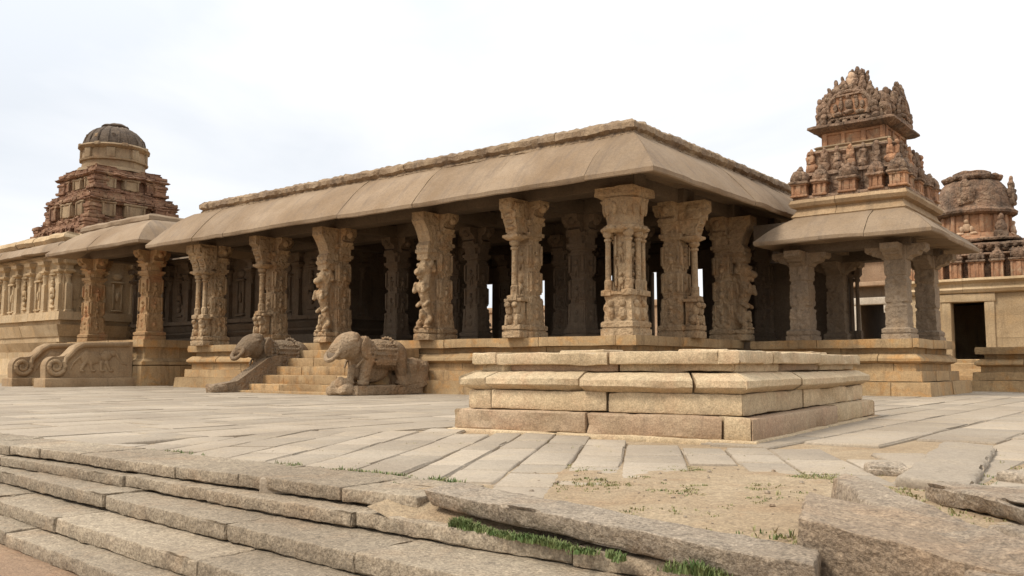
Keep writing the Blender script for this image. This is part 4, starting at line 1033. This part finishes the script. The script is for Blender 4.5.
# ------------------------------------------------------------------ subsidiary shrine at the far right
sh = thing('side_shrine', 'pale stone shrine with dark square doorway at the right edge', 'shrine', (4.2, 20, 0))
SX0, SX1, SY = .4, 8.5, 17.
w = MB()
def wall_rows(m, xa, xb, z0, z1, n):
    for i in range(n):
        a, bq = z0+(z1-z0)*i/n, z0+(z1-z0)*(i+1)/n
        m.side((xa, SY), (xb, SY), [(-.5, bq), (0, bq), (0, a), (-.5, a)], 0, 0, stone=1.1, sub=.4, off=.006, gap=.008, amp=.006)
wall_rows(w, SX0, 1.72, .8, 2.95, 4); wall_rows(w, 3.25, SX1, .8, 2.95, 3)
w.bb(SX0, SY+.5, .0, SX0+.4, SY+5.5, 3.4, seg=1); w.bb(SX1-.4, SY+.5, 0, SX1, SY+5.5, 3.4, seg=1); w.bb(SX0, SY+5., 0, SX1, SY+5.5, 3.4, seg=1)
part('wall', w, 'sanct', sh)
d = MB(); d.bb(1.70, SY-.06, .8, 1.98, SY+.4, 2.72, seg=.5); d.bb(2.98, SY-.06, .8, 3.27, SY+.4, 2.72, seg=.5); d.bb(1.66, SY-.09, 2.70, 3.31, SY+.4, 2.97, seg=.5)
part('door_frame', d, 'sanct', sh)
q = MB(); q.bb(SX0, SY+.3, 2.9, SX1, SY+5.5, 3.42, seg=2, chip=0); part('roof_slab', q, 'ceiling', sh)
q = MB(); q.bb(SX0, SY-.0, -.1, SX1, SY+5.4, .84, seg=1); q.bb(SX0, SY-.4, -.1, 1.5, SY+.05, .6, seg=.5); q.bb(3.4, SY-.4, -.1, SX1, SY+.05, .6, seg=.5); part('plinth', q, 'plinth', sh)
q = MB(); q.side((SX0, SY), (SX1, SY), [(-.5, 3.46), (.22, 3.46), (.25, 3.38), (.12, 3.28), (.10, 3.18), (.20, 3.10), (.14, 3.0), (.02, 2.96), (-.5, 2.96)], 1, 1, stone=1.8, sub=.3, amp=.012, off=.012); part('cornice', q, 'sanct', sh)
q = MB()
for i in range(4): q.bb(1.2-.1*i, SY-.35-.35*i, -.1, 3.7+.1*i, SY-.02-.3*i*0, .72-.19*i, seg=.5)
part('door_steps', q, 'plinth', sh)
VX, VY = 2.36, 19.2
dt = thing('shrine_tower', 'domed weathered shrine tower with row of small niches behind the right porch', 'temple tower', (VX, VY, 3.42))
m = MB(); m.bb(VX-1.6, VY-1.6, 3.42, VX+4.2, VY+1.6, 4.25, seg=.4, amp=.02); part('lower_tier', m, 'stucco_dark', dt)
m = MB()
for z, th_, dd in ((4.22, .12, .28), (4.40, .10, .12), (4.52, .16, .22), (4.76, .10, .08)):
    m.ring(VX-1.55, VY-1.55, VX+1.55, VY+1.55, [(-.8, z+th_), (dd*.7, z+th_), (dd, z+th_*.5), (dd*.7, z), (-.8, z)], sides='SENW', stone=.6, sub=.14, amp=.02, amp2=.015, off=.03)
m.ring(VX+1.6, VY-1.55, VX+4.2, VY+1.55, [(-.8, 4.5), (.2, 4.45), (.28, 4.36), (.2, 4.24), (-.8, 4.24)], sides='SEN', stone=.6, sub=.14, amp=.02, amp2=.015, off=.03)
for i in range(22): m.ell((VX-1.5+i*.25, VY-1.72, 4.56), (.10, .10, .11), 8, 6, amp=.03, freq=8)
part('middle_tier', m, 'stucco_dark', dt)
for i in range(9):
    mini_shrine(dt, VX-1.5+i*.62, VY-1.75, 3.46, 0, .40 if i % 2 else .30, .52, 'sala' if i % 2 else 'round', sc=1.12)
for i in range(4): mini_shrine(dt, VX-1.78, VY-1.3+i*.8, 3.46, -PI/2, .34, .52, 'round', sc=1.12)
for i in range(9): m = MB(); m.block((VX-1.2+i*.62, VY-1.63, 3.74), (.20, .06, .40), seg=.2); part('niche_panel', m, 'stucco_dark', dt)
m = MB(); m.stack((VX, VY, 0), [(4.8, 1.5, 8), (4.92, 1.42, 8), (4.95, 1.30, 0), (5.1, 1.22, 0), (5.12, 1.12, 0), (5.75, 1.10, 0), (5.78, 1.2, 0)], n=48, dz=.08, amp=.015); nk2 = part('neck', m, 'terracotta', dt)
for k in range(16): m = MB(); a = 2*PI*k/16; m.block((VX+1.13*math.cos(a), VY+1.13*math.sin(a), 5.43), (.10, .13, .62), rz=a, seg=.3, bev=.015); part('neck_pilaster', m, 'terracotta', nk2)
m = MB(); m.stack((VX, VY, 0), [(5.74, 1.25, 0), (5.80, 1.36, 0), (5.88, 1.38, 0), (5.94, 1.30, 0), (6.0, 1.24, 0), (6.3, 1.20, 0), (6.6, 1.12, 0), (6.85, .98, 0), (6.98, .86, 0), (7.0, .78, 0), (7.03, .88, 0), (7.14, .90, 0), (7.2, .80, 0), (7.22, .62, 0), (7.34, .6, 0), (7.40, .45, 0), (7.42, .1, 0)], n=48, dz=.06, amp=.028, freq=4)
for k in range(16): a = 2*PI*k/16; m.ell((VX+.84*math.cos(a), VY+.84*math.sin(a), 7.12), (.14, .14, .10), 8, 6, amp=.03, freq=7)
dm2 = part('dome', m, 'stucco_dark', dt)
for k in range(4):
    a = -PI/2+k*PI/2; x, y = VX+1.2*math.cos(a), VY+1.2*math.sin(a)
    m = MB(); m.block((0, 0, 6.38), (.5, .24, .62), seg=.1, bev=.08, amp=.05, freq=6); m.ell((0, 0, 6.78), (.16, .12, .2), 9, 7, amp=.04, freq=8); m.ell((0, 0, 7.0), (.07, .07, .12), 8, 6, amp=.02)
    for s in (-1, 1): m.ell((s*.24, 0, 6.52), (.08, .08, .22), 8, 6, amp=.03, freq=8)
    m.ell((0, -.13, 6.35), (.12, .05, .13), 9, 6)
    m.xf(Matrix.Translation((x, y, 0)) @ Matrix.Rotation(a+PI/2, 4, 'Z')); part('dome_niche', m, 'stucco', dm2)
    m = MB()
    for (xx, zz, r1, r3) in ((0, 5.28, .13, .16), (0, 5.48, .08, .09), (-.15, 5.22, .07, .12), (.15, 5.22, .07, .12), (-.2, 5.08, .14, .06), (.2, 5.08, .14, .06)): m.ell((xx, -.05, zz), (r1, .08, r3), 9, 7, amp=.02, freq=9)
    m.xf(Matrix.Translation((VX+1.15*math.cos(a), VY+1.15*math.sin(a), 0)) @ Matrix.Rotation(a+PI/2, 4, 'Z')); part('seated_figure', m, 'stucco_pale', dt)
    a += PI/4; m = MB(); m.block((0, 0, 4.98), (.36, .36, .34), seg=.1, bev=.1, amp=.06, freq=5); m.ell((0, 0, 5.28), (.17, .17, .22), 9, 7, amp=.05, freq=7); m.ell((0, 0, 5.56), (.09, .09, .16), 8, 6, amp=.03)
    m.xf(Matrix.Translation((VX+1.42*math.cos(a), VY+1.42*math.sin(a), 0)) @ Matrix.Rotation(a+PI/2, 4, 'Z')); part('corner_figure', m, 'stucco_dark', dt)

# ruined stone base at the right edge
p = MB(); plinth(p, (4.08, 9.5, 9.0, 13.), 1.08, sides='SWE', deep=.6); rp = solo('ruined_base', p, 'plinth', 'bare moulded stone base at the right edge, in front of the pale shrine', 'ruin')
f = MB(); f.bb(4.4, 9.8, .6, 8.7, 12.8, 1.06, seg=1.5, chip=0); part('rubble_core', f, 'plinth', rp)

# hall and enclosing wall beyond
fh = thing('far_hall', 'distant reddish walled hall with pale doorway seen between the right porch pillars', 'hall', (-3, 27, 0))
q = MB(); q.bb(-9, 25, 0, -3.45, 30, 4.1, seg=1.5); q.bb(-2.3, 25, 0, .2, 30, 4.1, seg=1.5); q.bb(-3.5, 25.0, 3.55, -2.25, 30, 4.1, seg=1); part('wall', q, 'inner', fh)
q = MB(); q.bb(-9.2, 24.6, 4.06, .4, 30, 4.25, seg=.8); part('ledge', q, 'farred', fh)
q = MB(); q.bb(-8.5, 25.2, 4.2, -.1, 29.5, 5.35, seg=.8, amp=.04); part('upper_wall', q, 'farred', fh)
q = MB(); q.prism([(-4.6, 5.3), (-4.2, 5.5), (-3.3, 5.72), (-2.6, 5.60), (-1.7, 5.42), (-1.6, 5.3)], (0, 25.0, 0), (1, 0, 0), (0, 0, 1), (0, 1, 0), 3.); part('roof', q, 'whitestone', fh)
q = MB(); q.bb(-3.65, 24.8, 3.28, -2.2, 25.3, 3.58, seg=.5); q.bb(-3.68, 24.85, 0, -3.42, 25.3, 3.3, seg=1); q.bb(-2.34, 24.85, 2.9, -2.2, 25.3, 3.3, seg=1); part('door_frame', q, 'whitestone', fh)
q = MB(); q.bb(-60, 27, 0, -9, 27.8, 3.9, seg=2, amp=.04); q.bb(-60, 26.9, 3.85, -9, 27.9, 4.15, seg=1.2, amp=.05)
solo('enclosure_wall', q, 'farred', 'distant enclosure wall glimpsed as slivers between the dark pavilion pillars', 'wall')

# ------------------------------------------------------------------ free-standing platform in front
pf_ = thing('stone_platform', 'low square platform of big cut granite blocks standing on the paving', 'platform', (4.11, -5.91, 0), math.radians(4.8))
A, B = 1.50, 2.32
def course(name, prof_fn, sizes_s, sizes_e, mats):
    r = (-A, -B, A, B)
    for sd_ in 'SENW':
        (p0, p1) = {'S': ((-A, -B), (A, -B)), 'E': ((A, -B), (A, B)), 'N': ((A, B), (-A, B)), 'W': ((-A, B), (-A, -B))}[sd_]
        cuts = sizes_s if sd_ in 'SN' else sizes_e
        p0, p1 = np.array(p0), np.array(p1); Lw = np.linalg.norm(p1-p0); t = (p1-p0)/Lw; n = np.array([t[1], -t[0]])
        prof = prof_fn
        for k, (a, b) in enumerate(zip(cuts[:-1], cuts[1:])):
            m = MB(); K = max(2, int((b-a)*Lw/.09)); V = []; ov = (rnd.random()-.5)*.025; oz = (rnd.random()-.5)*.012; sd2 = rnd.random()*40; rot = (rnd.random()-.5)*.012
            pr_ = []
            for (q0, q1) in zip(prof, prof[1:]+prof[:1]):
                kk = max(1, int(math.hypot(q1[0]-q0[0], q1[1]-q0[1])/.07)) if q0[0] > -.3 or q1[0] > -.3 else 1
                for j in range(kk): pr_.append((q0[0]+(q1[0]-q0[0])*j/kk, q0[1]+(q1[1]-q0[1])*j/kk))
            g = .011
            for i in range(K+1):
                f = a+(b-a)*i/K
                ins = 0
                if (i == 0 and a > 0) or (i == K and b < 1): ins = .022
                for d, z in pr_:
                    dd = d+ov-(ins if d > -.3 else 0)
                    s0, s1 = -d, Lw+d
                    u = s0+(s1-s0)*f
                    if i == 0 and a > 0: u += g
                    if i == K and b < 1: u -= g
                    q = p0+t*u+n*dd; P = np.array([q[0], q[1], z+oz+rot*(u-Lw/2)*.4])
                    P = P+.008*nv(P, 1.8, sd2)+.0045*nv(P, 13, sd2)
                    ch = noise.noise(Vector((P[0]*4+sd2, P[1]*4, P[2]*4)))
                    if ch > .36 and d > -.3: P = P-np.array([n[0], n[1], .35])*min(.04, (ch-.36)*.16)
                    V.append(P)
            mm = len(pr_); Fs = [(i*mm+j, (i+1)*mm+j, (i+1)*mm+(j+1) % mm, i*mm+(j+1) % mm) for i in range(K) for j in range(mm)]
            Fs.append(tuple(range(mm))); Fs.append(tuple(K*mm+j for j in range(mm-1, -1, -1)))
            m.add(V, Fs); part(name, m, mats[(k+ord(sd_)) % len(mats)], pf_, local=True, smooth=28)
def rnd_prof(d1, z0, z1, r=.011, dtop=None, inn=-.55):
    dt_ = d1 if dtop is None else dtop
    return [(inn, z1), (dt_-r*1.6, z1), (dt_-r*.5, z1-r*.5), (dt_, z1-r*1.6), (d1, z0+r*1.5), (d1-r*.5, z0+r*.4), (d1-r*1.5, z0), (inn, z0)]
course('footing_block', rnd_prof(.06, -.06, .012), [0, .4, 1], [0, .5, 1], ['platform'])
course('base_block', rnd_prof(0, .012, .200), [0, .49, .92, 1], [0, .62, 1], ['platform_pink', 'platform', 'platform_pink'])
course('wall_block', rnd_prof(-.11, .204, .385), [0, .09, .55, 1], [0, .42, 1], ['platform', 'platform'])
course('torus_block', [(-.55, .565), (-.17, .564), (-.13, .556), (-.035, .505), (-.03, .497), (-.03, .445), (-.035, .437), (-.11, .392), (-.14, .388), (-.55, .388)], [0, .10, .46, .84, 1], [0, .36, .74, 1], ['platform'])
course('neck_block', rnd_prof(-.20, .568, .645, .01), [0, .12, .58, 1], [0, .3, .65, 1], ['platform_pink', 'platform'])
course('cap_block', rnd_prof(-.125, .640, .752, .010), [0, .10, .55, .93, 1], [0, .22, .60, 1], ['platform'])
m = MB(); m.block((0, 0, .35), (2.1, 3.6, .74), seg=.3, bev=.03, amp=.02); part('platform_fill', m, 'platform', pf_, local=True)
for (x, y, lx, ly, rz) in ((.5, -.6, .5, .8, .2), (-.4, .2, .6, .7, -.1), (.3, .8, .7, .5, .4), (-.6, -1.1, .5, .6, .1), (.9, 1.4, .4, .7, 0)): m = MB(); m.block((x, y, .755), (lx, ly, .06), rz=rz, seg=.1, bev=.02, amp=.012); part('top_slab', m, 'platform', pf_, local=True)

# ------------------------------------------------------------------ loose slabs in the foreground
def loose(name, label, cat, c, size, rz, mat, tilt=(0, 0), amp=.02, seg=.04, bev=.03, chip=.03, group=None, freq=4.):
    m = MB(); R3 = mat_rot(math.radians(tilt[0]), math.radians(tilt[1]), 0)
    m.block((0, 0, 0), size, seg=seg, bev=bev, amp=amp, freq=freq, amp2=amp*.3, freq2=18, chip=chip, mat=R3)
    m.xf(Matrix.Translation(c) @ Matrix.Rotation(rz, 4, 'Z'))
    return solo(name, m, mat, label, cat, group, smooth=50)
def wedge(name, label, cat, bot, top, mat, seg=.035, bev=.012, amp=.016, freq=3.5, chip=.02):
    m = MB(); m.hexa(bot, top, seg=seg, bev=bev, amp=amp, freq=freq, amp2=amp*.45, freq2=16, chip=chip)
    return solo(name, m, mat, label, cat, None, smooth=40)
wedge('displaced_slab', 'long grey granite slab lying askew over the top step, grass growing beneath it', 'stone slab',
      [(5.90, -11.93, -.025), (7.80, -12.25, -.075), (7.74, -12.08, -.07), (5.84, -11.66, -.02)], [(5.87, -11.96, .050), (7.80, -12.28, .025), (7.74, -12.06, .03), (5.80, -11.64, .052)], 'greyblock', amp=.011, chip=.014)
wedge('broken_block', 'big rough brown granite block in the bottom right corner with dark broken face', 'stone block',
      [(7.64, -11.99, -.10), (9.05, -12.46, -.16), (9.0, -12.0, -.16), (7.52, -11.48, -.06)], [(7.66, -12.05, .13), (9.05, -12.42, -.0), (9.0, -12.10, .02), (7.48, -11.46, .14)], 'brownblock', amp=.016)
wedge('broken_block', 'grey granite block behind the big brown block, its ragged end towards the sand', 'stone block',
      [(7.37, -10.92, -.05), (8.30, -12.35, -.12), (8.62, -12.25, -.1), (7.44, -10.70, -.05)], [(7.42, -10.97, .125), (8.30, -12.35, .05), (8.62, -12.28, .08), (7.41, -10.76, .135)], 'greyblock', amp=.018)
wedge('fallen_slab', 'tilted grey slab at the right edge with dark hollow beneath it', 'stone slab',
      [(7.69, -10.54, -.01), (8.92, -11.80, .045), (9.1, -10.25, .03), (7.80, -10.42, .0)], [(7.69, -10.57, .09), (8.92, -11.86, .105), (9.1, -10.2, .10), (7.78, -10.46, .092)], 'greyblock', amp=.014)
loose('support_stone', 'small stone propping up the tilted slab at the right edge', 'stone', (8.20, -11.18, -.015), (.26, .20, .09), -.7, 'greyblock', (0, 0), .02)
loose('flat_slab', 'narrow pale slab lying flat on the sand in line with the paving, right of the platform', 'stone slab', (7.46, -8.86, .012), (.36, 2.5, .07), math.radians(7.5), 'paving', (0, 3.), .012)
loose('loose_stone', 'small flat grey stone lying on the sand beside the narrow pale slab', 'stone', (7.22, -9.46, .01), (.24, .17, .06), .5, 'greyblock', (6, 0), .015, bev=.02)
loose('loose_stone', 'lumpy grey stone lying on the sand above the tilted slab at the right edge', 'stone', (7.98, -9.50, .015), (.30, .18, .07), -.3, 'greyblock', (0, 4), .02, bev=.02)

# pebbles and grit
m = MB()
for i in range(420):
    x, y = rnd.uniform(4.6, 9.2), rnd.uniform(-11.9, -8.3)
    if sand(x, y) < .45: continue
    r = .004+.010*rnd.random()**3; m.ell((x, y, gz(x, y)+r*.3), (r*1.3, r, r*.8), 6, 4, amp=r*.3, freq=40)
o = struct('pebbles', m, 'greyblock', 'stuff')

# grass and weeds
def tuft(m, x, y, z, n, h, spread):
    for i in range(n):
        a = rnd.uniform(0, 2*PI); r = spread*math.sqrt(rnd.random()); bx, by = x+r*math.cos(a), y+r*math.sin(a)
        hh = h*rnd.uniform(.4, 1.1); w = .0022+.0022*rnd.random(); a2 = rnd.uniform(0, 2*PI); ln = hh*rnd.uniform(.2, .9)
        dx, dy = math.cos(a2), math.sin(a2); px, py = -dy*w, dx*w
        m.add([(bx-px, by-py, z), (bx+px, by+py, z), (bx+dx*ln*.4+px*.7, by+dy*ln*.4+py*.7, z+hh*.65), (bx+dx*ln*.4-px*.7, by+dy*ln*.4-py*.7, z+hh*.65), (bx+dx*ln, by+dy*ln, z+hh)], [(0, 1, 2, 3), (3, 2, 4)])
g1 = MB(); g2 = MB()
for i in range(560):
    t = rnd.random()**1.7; x = 6.12+1.5*t; y = -12.0-.235*t-abs(rnd.gauss(0, .022))
    d_ = noise.noise(Vector((x*4, 3, 1)))
    if (t > .55 and d_ < .0): continue
    tuft(g1, x, y, -.078, 7, .022+.035*max(0, d_+.2), .02)
for (x, y, n) in ((5.05, -11.41, 70), (4.7, -11.41, 45), (5.45, -11.40, 40), (4.2, -11.42, 30), (2.9, -11.41, 25), (7.52, -11.75, 24), (7.6, -11.9, 14), (7.72, -9.7, 20), (7.8, -9.3, 20)):
    for i in range(n): tuft(g1 if rnd.random() < .6 else g2, x+rnd.gauss(0, .11), y+rnd.gauss(0, .025 if y < -11.3 and x < 6 else .04), -.003 if x < 6 else -.01, 5, .012+.022*rnd.random(), .02)
for i in range(5200):
    x, y = rnd.gauss(6.6, .8), rnd.gauss(-10.3, .62)
    q_ = noise.noise(Vector((x*2.2, y*2.2, 9)))+.5*noise.noise(Vector((x*7, y*7, 2)))
    if sand(x, y) > .2 and q_ > .16: tuft(g2 if rnd.random() < .86 else g1, x, y, gz(x, y)-.002, 4, .008+.016*min(1, q_), .016)
for i in range(120):
    x, y = rnd.gauss(8.3, .5), rnd.gauss(-9.3, .7); tuft(g2, x, y, gz(x, y)-.002, 5, .03, .02)
for i in range(120):
    x, y = rnd.uniform(3, 7), rnd.uniform(-11.3, -8.6)
    if noise.noise(Vector((x*1.9, y*1.9, 2))) > .15: tuft(g2, x, y, -.012, 4, .024, .02)
me1 = struct('grass', g1, 'grass', 'stuff', smooth=0); me2 = struct('weeds', g2, 'weeds', 'stuff', smooth=0)
